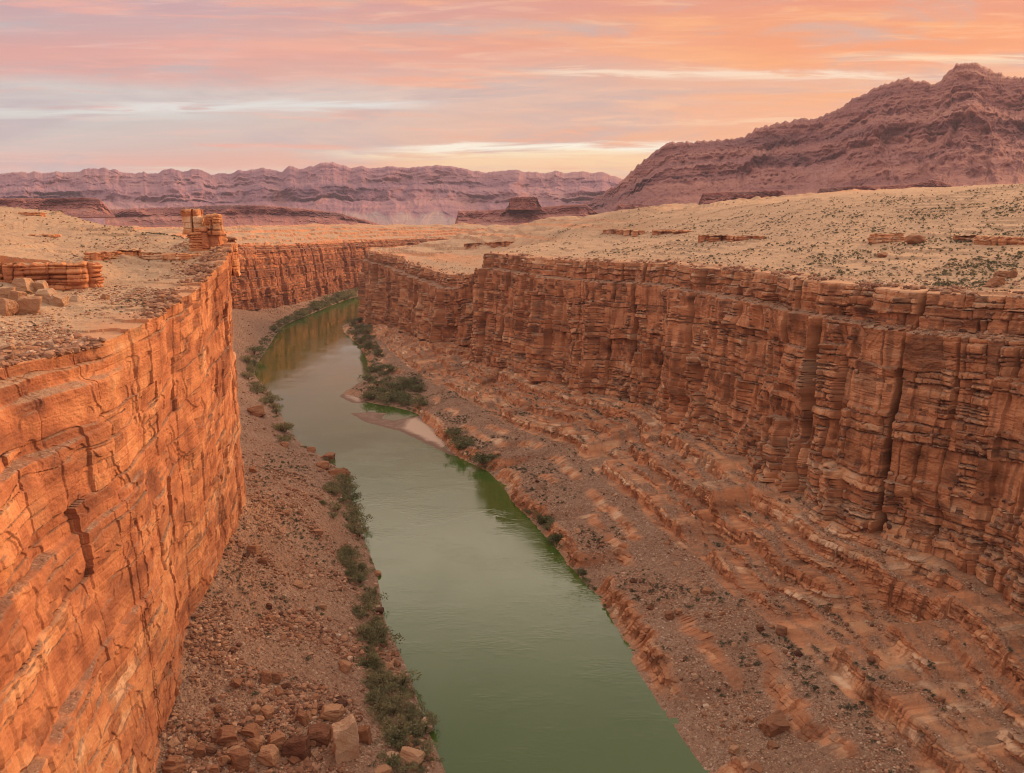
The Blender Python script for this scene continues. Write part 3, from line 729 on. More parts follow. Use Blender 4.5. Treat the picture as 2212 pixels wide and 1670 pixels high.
# ------------------------------------------------------------------ mountains and mesas
def range_mesh(name, trace, dcrest, dbase, ybase, seed, mat, label, nx, nq, prof, gully=120, cliffband=(0.55, 0.75), back=900, rough=1.0, flat=0.0, bandfn=None):
    tr = np.array(trace, float)
    X = np.linspace(tr[0, 0], tr[-1, 0], nx)
    Yc = np.interp(X, tr[:, 0], tr[:, 1])
    dc = np.interp(X, [p[0] for p in dcrest], [p[1] for p in dcrest]); db = np.interp(X, [p[0] for p in dbase], [p[1] for p in dbase])
    px = np.array([ray(x, y) for x, y in zip(X, Yc)])
    zc = CAMZ + px[:, 2] * dc
    hx, hy = px[:, 0] / px[:, 1], px[:, 1] / px[:, 1]
    yc = px[:, 1] * dc
    S = X / FOC * dc.mean()
    yb = np.interp(X, [p[0] for p in ybase], [p[1] for p in ybase])
    zb = np.array([(CAMZ + ray(x, y)[2] * d) for x, y, d in zip(X, yb, db)])
    q = np.linspace(0, 1, nq)
    pq = np.array(prof, float)
    H = (zc - zb)[:, None]
    hq = np.interp(q, pq[:, 0], pq[:, 1])[None, :]
    rq = np.interp(q, pq[:, 0], pq[:, 2])[None, :]
    hn = hq + 0 * H
    z = zb[:, None] + H * hn
    SS = np.repeat(S[:, None], nq, 1)
    SS = SS + gully * 0.30 * fbm(SS / (gully * 1.1), z / (gully * 0.5), seed + 20, 3)
    g1 = 1 - np.abs(noise(SS / (gully * 4.2), hn * 0.7, seed)) * 2
    g2 = 1 - np.abs(noise(SS / (gully * 1.3), hn * 1.6 + 5, seed + 1)) * 2
    g3 = fbm(SS / (gully * 0.5), z / (gully * 0.5), seed + 2, 4, 0.55)
    env = np.sin(np.clip(hn, 0, 1) * math.pi) ** 0.6
    shift = (g1 * gully * 0.9 + g2 * gully * 0.42) * env + g3 * gully * 0.22 * env * rough
    # hard beds stand out as small steps
    bed = noise(SS / (gully * 6), z / (gully * 0.10), seed + 3)
    shift = shift + bed * gully * 0.09 * env
    yy = db[:, None] * px[:, 1:2] + (yc - db * px[:, 1])[:, None] * rq - shift
    th = 0.085 * H
    qq = z / th + 0.8 * noise(SS / (gully * 5), z * 0, seed + 21) + 0.25 * noise(SS / (gully * 0.6), z / th, seed + 22)
    fz_ = qq - np.floor(qq)
    kz = np.floor(qq).astype(np.int32)
    cl_ = sst(-0.25, 0.25, noise(SS / (gully * 3), kz * 3.3, seed + 23)) * env
    yy = yy + cl_ * gully * 0.48 * (sst(0.55, 1.0, fz_) - fz_)
    x = hx[:, None] * yy
    z = z + rough * g3 * H * 0.012 * env
    lay = 0.5 + 0.5 * noise(SS / (gully * 9), z / (gully * 0.55), seed + 4) + 0.12 * bed
    lay = lay - 0.22 * cl_ * (fz_ < 0.5)
    band = sst(cliffband[0] - 0.06, cliffband[0], hn + 0.05 * noise(SS / (gully * 3), hn * 0, seed + 5)) * sst(cliffband[1] + 0.06, cliffband[1], hn + 0.05 * noise(SS / (gully * 2), hn * 0, seed + 6))
    lay = lay - 0.24 * band * sst(-0.5, 0.2, noise(SS / (gully * 7), hn * 2, seed + 7))
    soil = sst(0.0, 0.5, -g2 + 0.4 * g3) * sst(0.75, 0.45, hn) * 0.8
    stain = np.zeros_like(lay)
    if bandfn is not None: stain = bandfn(np.repeat(X[:, None], nq, 1), hn)
    P = np.stack([x, yy, z], -1)
    # back side
    nb = 8
    bk = np.linspace(0, 1, nb + 1)[1:]
    Bk = np.empty((nx, nb, 3))
    yyb = P[:, -1:, 1] + back * bk[None, :]
    Bk[..., 1] = yyb; Bk[..., 0] = hx[:, None] * yyb
    zl = P[:, -1:, 2]
    Bk[..., 2] = np.where(bk[None, :] < flat, zl - 0.004 * back * bk[None, :], zl + (zb[:, None] - zl) * ((bk[None, :] - flat) / (1 - flat + 1e-6)) ** 1.2)
    P = np.concatenate([P, Bk], 1)
    pad = lambda A, v: np.concatenate([A, np.full((nx, nb), v)], 1)
    geo = np.stack([np.clip(pad(lay, 0.6), 0, 1), pad(soil, 0.5), pad(stain, 0), np.zeros((nx, nq + nb))], -1)
    return link(name, grid_mesh(name, P, {'geo': geo}, mat), kind='structure', label=label)

jag = lambda tr, amp, step, sd: [(x, y + amp * float(fbm(np.array([x / step]), np.array([0.3]), sd, 4, 0.6)[0])) for x, y in
                                 ((float(a), float(np.interp(a, [p[0] for p in tr], [p[1] for p in tr]))) for a in np.arange(tr[0][0], tr[-1][0], 2.0))]
FARTR = [(-500,380),(-200,372),(0,375),(50,373),(110,373),(170,371),(183,364),(225,364),(260,370),(290,374),(308,373),(311,369),(315,373),(345,374),(352,368),(370,365),(395,371),(413,364),(435,366),(455,375),(510,371),(550,366),(565,361),(580,365),(610,370),(625,357),(645,365),(660,362),(690,355),(720,350),(735,355),(760,363),(780,360),(800,365),(840,357),(860,362),(915,361),(945,356),(980,362),(1010,367),(1040,371),(1106,367),(1116,368),(1150,373),(1200,371),(1275,373),(1300,371),(1320,380),(1345,388),(1420,400),(1600,400),(2000,400)]
PROF_FAR = [(0, 0, 0), (0.25, 0.22, 0.38), (0.42, 0.36, 0.60), (0.55, 0.55, 0.66), (0.7, 0.66, 0.82), (0.92, 0.95, 0.93), (1, 1, 1)]
def far_band(X, h):
    return sst(700, 780, X) * sst(1030, 960, X) * sst(0.17, 0.10, h + 0.10 * noise(X / 22, h * 4, 90)) * 0.6
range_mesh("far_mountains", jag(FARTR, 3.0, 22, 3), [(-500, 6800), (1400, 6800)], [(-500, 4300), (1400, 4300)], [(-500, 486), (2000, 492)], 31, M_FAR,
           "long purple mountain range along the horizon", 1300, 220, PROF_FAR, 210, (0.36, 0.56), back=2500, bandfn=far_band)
MTTR = [(1240,452),(1290,425),(1345,390),(1375,360),(1405,335),(1445,307),(1510,306),(1570,302),(1610,296),(1622,286),(1630,277),(1660,270),(1700,262),(1735,256),(1760,258),(1800,240),(1830,222),(1850,210),(1865,205),(1890,190),(1930,176),(1950,171),(1965,168),(1980,176),(2005,177),(2010,181),(2033,178),(2038,165),(2050,155),(2060,146),(2066,138),(2110,137),(2125,143),(2150,155),(2175,165),(2200,168),(2212,166),(2300,175),(2420,210),(2600,270),(2800,330)]
PROF_MT = [(0, 0, 0), (0.22, 0.16, 0.34), (0.40, 0.36, 0.58), (0.52, 0.47, 0.70), (0.60, 0.60, 0.74), (0.74, 0.70, 0.88), (0.93, 0.96, 0.95), (1, 1, 1)]
def mt_band(X, h):
    return np.zeros_like(h)
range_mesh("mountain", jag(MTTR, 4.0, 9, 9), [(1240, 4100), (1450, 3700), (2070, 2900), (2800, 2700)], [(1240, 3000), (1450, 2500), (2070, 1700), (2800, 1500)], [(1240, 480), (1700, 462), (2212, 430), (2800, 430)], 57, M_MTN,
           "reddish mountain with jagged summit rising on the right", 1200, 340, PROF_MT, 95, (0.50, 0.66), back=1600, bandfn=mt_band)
PROF_ME = [(0, 0, 0), (0.35, 0.28, 0.55), (0.60, 0.58, 0.90), (0.66, 0.62, 0.95), (0.97, 0.98, 0.99), (1, 1, 1)]
def mesa(trace, d, depth, yb, seed, label, gully=26, back=500, capd=0.62):
    range_mesh("mesa", jag(trace, 1.2, 9, seed), [(-3000, d), (4000, d)], [(-3000, d - depth), (4000, d - depth)], [(-3000, yb), (4000, yb)], seed, M_MESA, label, 700, 90, PROF_ME,
               gully, (capd, 0.95), back=back, flat=0.7, bandfn=None, rough=0.7)
mesa([(-300,432),(0,429),(150,428),(198,427),(214,430),(226,441),(240,458),(252,470)], 2200, 130, 470, 61, "red flat topped mesa at the left edge behind the rim", 24)
mesa([(225,458),(245,452),(330,449),(420,446),(460,444),(550,443),(600,446),(680,453),(740,462),(790,475),(835,490)], 3000, 330, 497, 62, "long low red mesa with gullied slopes behind the far canyon rim", 46)
mesa([(980,494),(990,456),(1050,454),(1088,452),(1130,452),(1200,444),(1265,441),(1285,455),(1320,475)], 2700, 200, 494, 63, "low stepped mesa in the middle distance below the far range", 30)
mesa([(1092,452),(1099,444),(1102,427),(1130,425),(1160,426),(1164,440),(1172,450)], 2620, 22, 453, 64, "small square butte standing on the stepped mesa", 10, 100)
mesa([(1505,450),(1518,417),(1560,415),(1610,414),(1690,411),(1702,425),(1712,440)], 1900, 90, 455, 65, "dark low mesa at the foot of the reddish mountain", 16)
mesa([(1755,430),(1772,407),(1840,402),(1900,401),(1960,399),(2000,392),(2014,386),(2040,394),(2056,398),(2068,420)], 1750, 90, 432, 66, "pale capped mesa below the jagged summit", 16)
mesa([(1322,462),(1335,442),(1370,440),(1410,444),(1424,458)], 2300, 90, 468, 67, "small dark mesa left of the mountain foot", 14)

# ------------------------------------------------------------------ where the ground shows in the picture
HP = np.concatenate([h['P'] for h in HITS]); HZ = np.concatenate([h['zone'] for h in HITS]); HN = np.concatenate([h['nz'] for h in HITS])
HR = np.concatenate([h['rock'] for h in HITS]); HD = np.concatenate([h['din'] for h in HITS])
HS = np.concatenate([np.full(len(h['P']), i) for i, h in enumerate(HITS)])     # 0 right wall, 1 left wall
hx, hy, hd = project(HP)
RB = 2.0
bw_, bh_ = int(FW / RB) + 1, int(FH / RB) + 1
inn = (hd > 5) & (hx >= 0) & (hx < FW) & (hy >= 0) & (hy < FH)
cell = (hy / RB).astype(int) * bw_ + (hx / RB).astype(int)
zb = np.full(bw_ * bh_, 1e9)
np.minimum.at(zb, cell[inn], hd[inn])
zmin = zb.reshape(bh_, bw_)
for ax in (0, 1):                                       # close pinholes
    zmin = np.minimum(zmin, np.minimum(np.roll(zmin, 1, ax), np.roll(zmin, -1, ax)))
VIS = np.zeros(len(HP), bool)
VIS[inn] = hd[inn] < zmin.ravel()[cell[inn]] * 1.012 + 0.8
visidx = np.where(VIS)[0]
order = np.argsort(cell[visidx]); vs_cell = cell[visidx][order]; vs_idx = visidx[order]
def hit(X, Y, rad=3):
    best, bd = None, 1e9
    cx_, cy_ = int(X / RB), int(Y / RB)
    for j in range(cy_ - rad, cy_ + rad + 1):
        for i in range(cx_ - rad, cx_ + rad + 1):
            c = j * bw_ + i
            a = np.searchsorted(vs_cell, c); b = np.searchsorted(vs_cell, c + 1)
            for k in vs_idx[a:b]:
                d = (hx[k] - X) ** 2 + (hy[k] - Y) ** 2 + 0.002 * hd[k]
                if d < bd: bd, best = d, k
    return best
def inpoly(x, y, poly):
    r = np.zeros(len(x), bool); n = len(poly)
    for i in range(n):
        x0, y0 = poly[i]; x1, y1 = poly[(i + 1) % n]
        c = ((y0 > y) != (y1 > y)) & (x < (x1 - x0) * (y - y0) / (y1 - y0 + 1e-9) + x0)
        r ^= c
    return r

# ------------------------------------------------------------------ rock outcrops and the tower on the left rim
PO = dict(warp=0.5, u0=2.2, u1=5.0, l0=0.35, l1=1.4, big=0.7, mid=0.6, L1=6.5, col=0.7, bulge=0.35, slot=0.45, slotd=1.8, slotw=0.3, L2=3.2, col2=0.35, jw=0.6,
          bed=0.38, part=0.35, L3=2.0, blk=0.16, rough=0.20, stainb=0.88, gone=0.97, streak=0.4, amp0=0.5, amp1=0.2, flake=0.25)
def outline(pts, step):
    p = np.array(list(pts) + [pts[0]], float)
    l = np.concatenate([[0], np.cumsum(np.linalg.norm(np.diff(p, axis=0), axis=1))])
    n = int(l[-1] / step); t = np.linspace(0, l[-1], n, endpoint=False)
    q = np.stack([np.interp(t, l, p[:, k]) for k in (0, 1)], 1)
    for _ in range(int(0.7 / step) + 1):
        q = 0.25 * np.roll(q, 1, 0) + 0.5 * q + 0.25 * np.roll(q, -1, 0)
    return q, t
def tower(name, pts, z0, ztop, seed, mat, label, cat, step=0.22, prm=PO, taper=0.0, scale=1.0, group=None, parent=None):
    q, t = outline(pts, step)
    c = q.mean(0)
    tg = np.roll(q, -1, 0) - np.roll(q, 1, 0); N = np.stack([tg[:, 1], -tg[:, 0]], 1); N /= np.linalg.norm(N, axis=1)[:, None]
    if ((q - c) * N).sum() < 0: N = -N
    zt = np.full(len(q), ztop) if np.isscalar(ztop) else np.array([ztop(x, y) for x, y in q])
    zt = zt + 0.35 * scale * noise(q[:, 0] / 1.7, q[:, 1] / 1.7, seed)
    nr = int((zt.max() - z0) / step) + 2
    f = np.linspace(0, 1, nr)[None, :]
    Z = z0 + (zt[:, None] - z0) * f
    S = np.repeat(t[:, None], nr, 1)
    d, lay, stain, K = cliff(S / scale, (Z - ztop if np.isscalar(ztop) else Z - zt.max()) / scale, seed, prm)
    d = d * scale
    w = np.clip(np.minimum(t, t[-1] - t) / 3.0, 0, 1)[:, None]
    d = d * w - taper * (Z - z0) / (zt.max() - z0 + 1e-6)
    d -= 0.5 * scale * sst(0.93, 1.0, f) ** 2
    P = np.stack([q[:, None, 0] + N[:, None, 0] * d, q[:, None, 1] + N[:, None, 1] * d, Z], -1)
    ncap = 14
    g = np.linspace(0, 1, ncap + 1)[1:][None, :, None]
    top = P[:, -1:, :]; ce = np.array([c[0], c[1], zt.mean() + 0.15]).reshape(1, 1, 3)
    cap = top * (1 - g) + ce * g
    cap[..., 2] += 0.30 * scale * fbm(cap[..., 0] / 2.2, cap[..., 1] / 2.2, seed + 3, 3) * np.minimum(1, 4 * g[..., 0])
    P = np.concatenate([P, cap], 1)
    P = np.concatenate([P, P[:1]], 0)
    soil = np.concatenate([0 * lay, np.full((len(q), ncap), 0.75)], 1); lay = np.concatenate([lay, np.full((len(q), ncap), 0.75)], 1); stain = np.concatenate([stain, np.zeros((len(q), ncap))], 1)
    geo = np.stack([np.clip(lay + 0.12, 0, 1), soil, np.clip(stain, 0, 1), 0 * lay + 1], -1); geo = np.concatenate([geo, geo[:1]], 0)
    o = link(name, grid_mesh(name, P, {'geo': geo}, mat))
    if parent is not None:
        o.parent = parent
    else:
        o['label'] = label; o['category'] = cat
        if group: o['group'] = group
    return o
def ledge_px(X0, Y0, X1, Y1, hpx, depth, seed, label, mat, scale=1.0, jog=0.0):
    """a low rock ledge whose foot runs between two picture points on the ground"""
    a, b = hit(X0, Y0, 6), hit(X1, Y1, 6)
    if a is None or b is None: print('no ledge ground', label); return
    A, B = HP[a], HP[b]; L = np.linalg.norm((B - A)[:2])
    u = (B - A)[:2] / L; n = np.array([-u[1], u[0]])
    if n @ A[:2] < 0: n = -n                                 # away from the viewer
    h = hpx * 0.5 * (hd[a] + hd[b]) / FOC
    r = np.random.default_rng(seed)
    m = max(4, int(L / 6)); fr = [A[:2] + (B - A)[:2] * k / m + n * (r.random() - 0.5) * min(depth, L * 0.2) * 0.8 for k in range(m + 1)]
    bk = [A[:2] + (B - A)[:2] * k / m + n * (depth * (0.35 + 0.65 * math.sin(math.pi * min(max(k / m, 0.06), 0.94)))) for k in range(m, -1, -1)]
    zlo = min(A[2], B[2]) - 1.5
    zf = lambda x, y: (A[2] + (B[2] - A[2]) * np.clip((np.array([x, y]) - A[:2]) @ u / L, 0, 1)) + h * (0.75 + 0.25 * r.random())
    zt = [zf(*p) for p in fr]; ztm = float(np.mean(zt))
    if abs(A[2] - B[2]) < 2.5: zz = max(ztm, zlo + 2)
    else: zz = lambda x, y: float(A[2] + (B[2] - A[2]) * np.clip((np.array([x, y]) - A[:2]) @ u / L, 0, 1) + h * 0.9)
    tower("rock_outcrop", fr + bk, zlo, zz, seed, mat, label, "rock outcrop", step=max(0.22, 0.55 * hd[a] / 803 * 0.8), scale=scale, group='rock ledges on the plateaus')

# big ledge at the left edge of the view, facing the camera, and its fallen neighbour
tower("rock_outcrop", [(-176,236.5),(-166,235.2),(-156,235.6),(-150.5,236.2),(-150.2,244),(-158,249),(-180,250)], 115, 128.3, 1201, M_LEFT, "thick layered ledge cut by the left edge of the picture", "rock outcrop", scale=1.6, group='rock ledges on the plateaus')
tower("rock_outcrop", [(-148.8,236.4),(-140,237.2),(-131,239.2),(-125.5,241.5),(-124,246),(-134,250),(-149,250)], 115, 127.6, 1202, M_LEFT, "massive orange ledge block right of the deep cleft on the left rim", "rock outcrop", scale=1.8, group='rock ledges on the plateaus')
LEDGES = [
 (205,562,300,553,16,8,1210,'thin brown ledge right of the massive ledge block on the left rim', M_LEFT, 1.0),
 (300,556,425,560,13,7,1211,'long low ledge running towards the rock tower on the left rim', M_LEFT, 0.9),
 (40,462,85,464,6,6,1212,'small dark ledge on the skyline at the left edge', M_LEFT, 0.8),
 (345,470,400,472,6,5,1213,'small dark ledge just left of the rock tower', M_LEFT, 0.7),
 (60,510,130,511,5,5,1214,'faint thin ledge high on the left sandy slope', M_LEFT, 0.7),
 (1300,503,1378,507,9,12,1220,'leftmost dark ledge high on the right plateau', M_RIGHT, 1.4),
 (1405,506,1482,504,11,14,1221,'overhanging ledge between the leftmost and the long orange one', M_RIGHT, 1.4),
 (1518,520,1640,517,12,14,1222,'long orange ledge in the middle of the right plateau', M_RIGHT, 1.6),
 (1886,526,1950,520,24,9,1223,'stacked overhanging outcrop on the right plateau', M_RIGHT, 1.2),
 (2062,518,2178,528,14,12,1224,'broken ledge on the right plateau near the right edge', M_RIGHT, 1.2),
 (1000,532,1100,527,7,12,1225,'thin red ledge on the far left part of the right plateau', M_RIGHT, 1.4),
 (1180,592,1222,596,8,6,1226,'short dark ledge just behind the right rim', M_RIGHT, 1.0),
]
for a in LEDGES: ledge_px(a[0], a[1], a[2], a[3], a[4], a[5], a[6], a[7], a[8], a[9])
# rock tower on the wall corner: a body and two heads
rt = bpy.data.objects.new("rock_tower", None); COL.objects.link(rt)
rt['label'] = "tall stacked rock tower standing on the corner of the left wall"; rt['category'] = "rock tower"
PT = dict(PO); PT.update(u0=1.5, u1=5.5, l0=0.6, l1=2.6, L1=5.0, col=0.8, slotd=2.2, slot=0.35, bed=0.20, part=0.40, amp0=0.15, mid=1.0, tilt=0.8, blk=0.25, col2=0.5)
def ell(cx, cy, a, b, n=11, sd=0):
    r = np.random.default_rng(sd)
    return [(cx + a * math.cos(k / n * 2 * math.pi) * r.uniform(0.78, 1.15), cy + b * math.sin(k / n * 2 * math.pi) * r.uniform(0.78, 1.15)) for k in range(n)]
tower("base", ell(-108.5, 291.5, 8.0, 7.5, sd=1), 118, 131.0, 1301, M_LEFT, '', '', prm=PT, scale=1.3, taper=1.6, parent=rt)
tower("column", ell(-108.6, 291, 6.8, 5.6, sd=2), 126, 137.5, 1302, M_LEFT, '', '', prm=PT, scale=1.3, taper=1.2, parent=rt)
tower("head", ell(-112.2, 291, 3.4, 3.4, sd=3), 135, 143.8, 1303, M_LEFT, '', '', prm=PT, scale=1.0, taper=0.8, parent=rt)
tower("head", ell(-105.6, 290.5, 3.1, 3.2, sd=4), 135, 142.0, 1304, M_LEFT, '', '', prm=PT, scale=1.0, taper=0.4, parent=rt)

tower("shoulder", ell(-103.6, 299.5, 3.0, 3.6, sd=5), 120, 131.8, 1305, M_LEFT, '', '', prm=PT, scale=1.2, taper=0.5, parent=rt)

# ------------------------------------------------------------------ boulders
def icos(sub):
    t = (1 + 5 ** 0.5) / 2
    V = [(-1,t,0),(1,t,0),(-1,-t,0),(1,-t,0),(0,-1,t),(0,1,t),(0,-1,-t),(0,1,-t),(t,0,-1),(t,0,1),(-t,0,-1),(-t,0,1)]
    V = [np.array(v) / np.linalg.norm(v) for v in V]
    F = [(0,11,5),(0,5,1),(0,1,7),(0,7,10),(0,10,11),(1,5,9),(5,11,4),(11,10,2),(10,7,6),(7,1,8),(3,9,4),(3,4,2),(3,2,6),(3,6,8),(3,8,9),(4,9,5),(2,4,11),(6,2,10),(8,6,7),(9,8,1)]
    for _ in range(sub):
        mid = {}; NF = []
        def md(a, b):
            k = (min(a, b), max(a, b))
            if k not in mid:
                v = V[a] + V[b]; V.append(v / np.linalg.norm(v)); mid[k] = len(V) - 1
            return mid[k]
        for a, b, c in F:
            x, y, z = md(a, b), md(b, c), md(c, a)
            NF += [(a, x, z), (b, y, x), (c, z, y), (x, y, z)]
        F = NF
    return np.array(V), np.array(F)
def rock_shape(sub, seed, ncut=9, rough=0.03, blocky=0.6):
    r = np.random.default_rng(seed)
    V, F = icos(sub)
    ax = np.array([[1,0,0],[-1,0,0],[0,1,0],[0,-1,0],[0,0,1],[0,0,-1]], float) + r.normal(0, 0.16, (6, 3))
    hh = list(0.62 + 0.2 * r.random(6))
    ns = r.normal(0, 1, (ncut, 3)); ns /= np.linalg.norm(ns, axis=1)[:, None]
    nn = np.concatenate([ax / np.linalg.norm(ax, axis=1)[:, None], ns]); hh = np.array(hh + list(0.70 + 0.28 * r.random(ncut)))
    dt = V @ nn.T
    rad = np.min(np.where(dt > 1e-3, hh[None, :] / np.maximum(dt, 1e-3), 9), axis=1)
    V = V * rad[:, None]
    V += rough * np.stack([fbm(V[:, 1] * 2 + 3, V[:, 2] * 2 + V[:, 0], seed + k, 5, 0.6) for k in range(3)], 1)
    m = np.abs(V).max(0)
    return V / m[None, :] * 0.5, F
def boulder_material():
    m, t, b = new_mat("boulder sandstone")
    oi = t.node('ShaderNodeObjectInfo')
    co = t.node('ShaderNodeTexCoord').outputs['Object']
    n1 = t.noise(co, 2.2, 6, 0.65); n2 = t.noise(t.scale(co, (0.7, 0.7, 5.0)), 1.2, 5, 0.6, 0.4); n3 = t.noise(co, 9, 4, 0.7)
    tint = t.node('ShaderNodeAttribute', attribute_type='OBJECT', attribute_name='tone').outputs['Fac']
    f = t.m('ADD', tint, t.m('MULTIPLY', t.m('SUBTRACT', t.m('ADD', n1, n2), 1.0), 0.45))
    c = t.ramp(f, [(0.0, (0.075, 0.034, 0.024)), (0.22, (0.20, 0.090, 0.052)), (0.5, (0.34, 0.165, 0.090)), (0.75, (0.42, 0.245, 0.145)), (1.0, (0.52, 0.37, 0.26))])
    c = t.mix(t.mr(n3, 0.5, 0.75, 0, 0.4), c, t.mix(1.0, c, (0.6, 0.56, 0.52), 'MULTIPLY'))
    t.l.new(c, b.inputs['Base Color'])
    bump(t, b, t.m('ADD', t.m('ADD', n1, n2), t.m('MULTIPLY', n3, 0.6)), 0.30, 0.9)
    return m
def rubble_material():
    m, t, b = new_mat("rubble stone")
    at = t.node('ShaderNodeAttribute', attribute_name='geo'); sp = t.node('ShaderNodeSeparateColor'); t.l.new(at.outputs['Color'], sp.inputs[0])
    co = t.node('ShaderNodeTexCoord').outputs['Object']
    n1 = t.noise(co, 1.6, 5, 0.65)
    f = t.m('ADD', sp.outputs[0], t.m('MULTIPLY', t.m('SUBTRACT', n1, 0.5), 0.5))
    c = t.ramp(f, [(0.0, (0.11, 0.052, 0.036)), (0.3, (0.25, 0.120, 0.072)), (0.55, (0.36, 0.19, 0.115)), (0.8, (0.44, 0.28, 0.185)), (1.0, (0.54, 0.41, 0.31))])
    t.l.new(c, b.inputs['Base Color'])
    return m
M_BOUL, M_RUB = boulder_material(), rubble_material()
BOUL = [raw_mesh("boulder", *rock_shape(4, 500 + k, 8 + k % 5, 0.06), None, M_BOUL) for k in range(10)]
SLAB = [raw_mesh("boulder", *rock_shape(4, 600 + k, 6, 0.055), None, M_BOUL) for k in range(3)]
ROUND = [raw_mesh("boulder", *rock_shape(3, 700 + k, 26, 0.04), None, M_BOUL, True) for k in range(2)]

def put_boulder(pos, w, h, label, tone, group, yaw=None, tilt=0.18, kind='b', depth=None, sink=0.27):
    me = random.choice({'b': BOUL, 's': SLAB, 'r': ROUND}[kind])
    o = bpy.data.objects.new("boulder", me); COL.objects.link(o)
    o.location = (pos[0], pos[1], pos[2] + h * (0.5 - sink))
    o.scale = (w, depth or w * random.uniform(0.75, 1.05), h)
    o.rotation_euler = (random.uniform(-tilt, tilt), random.uniform(-tilt, tilt), random.uniform(-0.5, 0.5) if yaw is None else yaw)
    o['label'] = label; o['category'] = 'boulder'; o['tone'] = float(tone); o['group'] = group
    return o
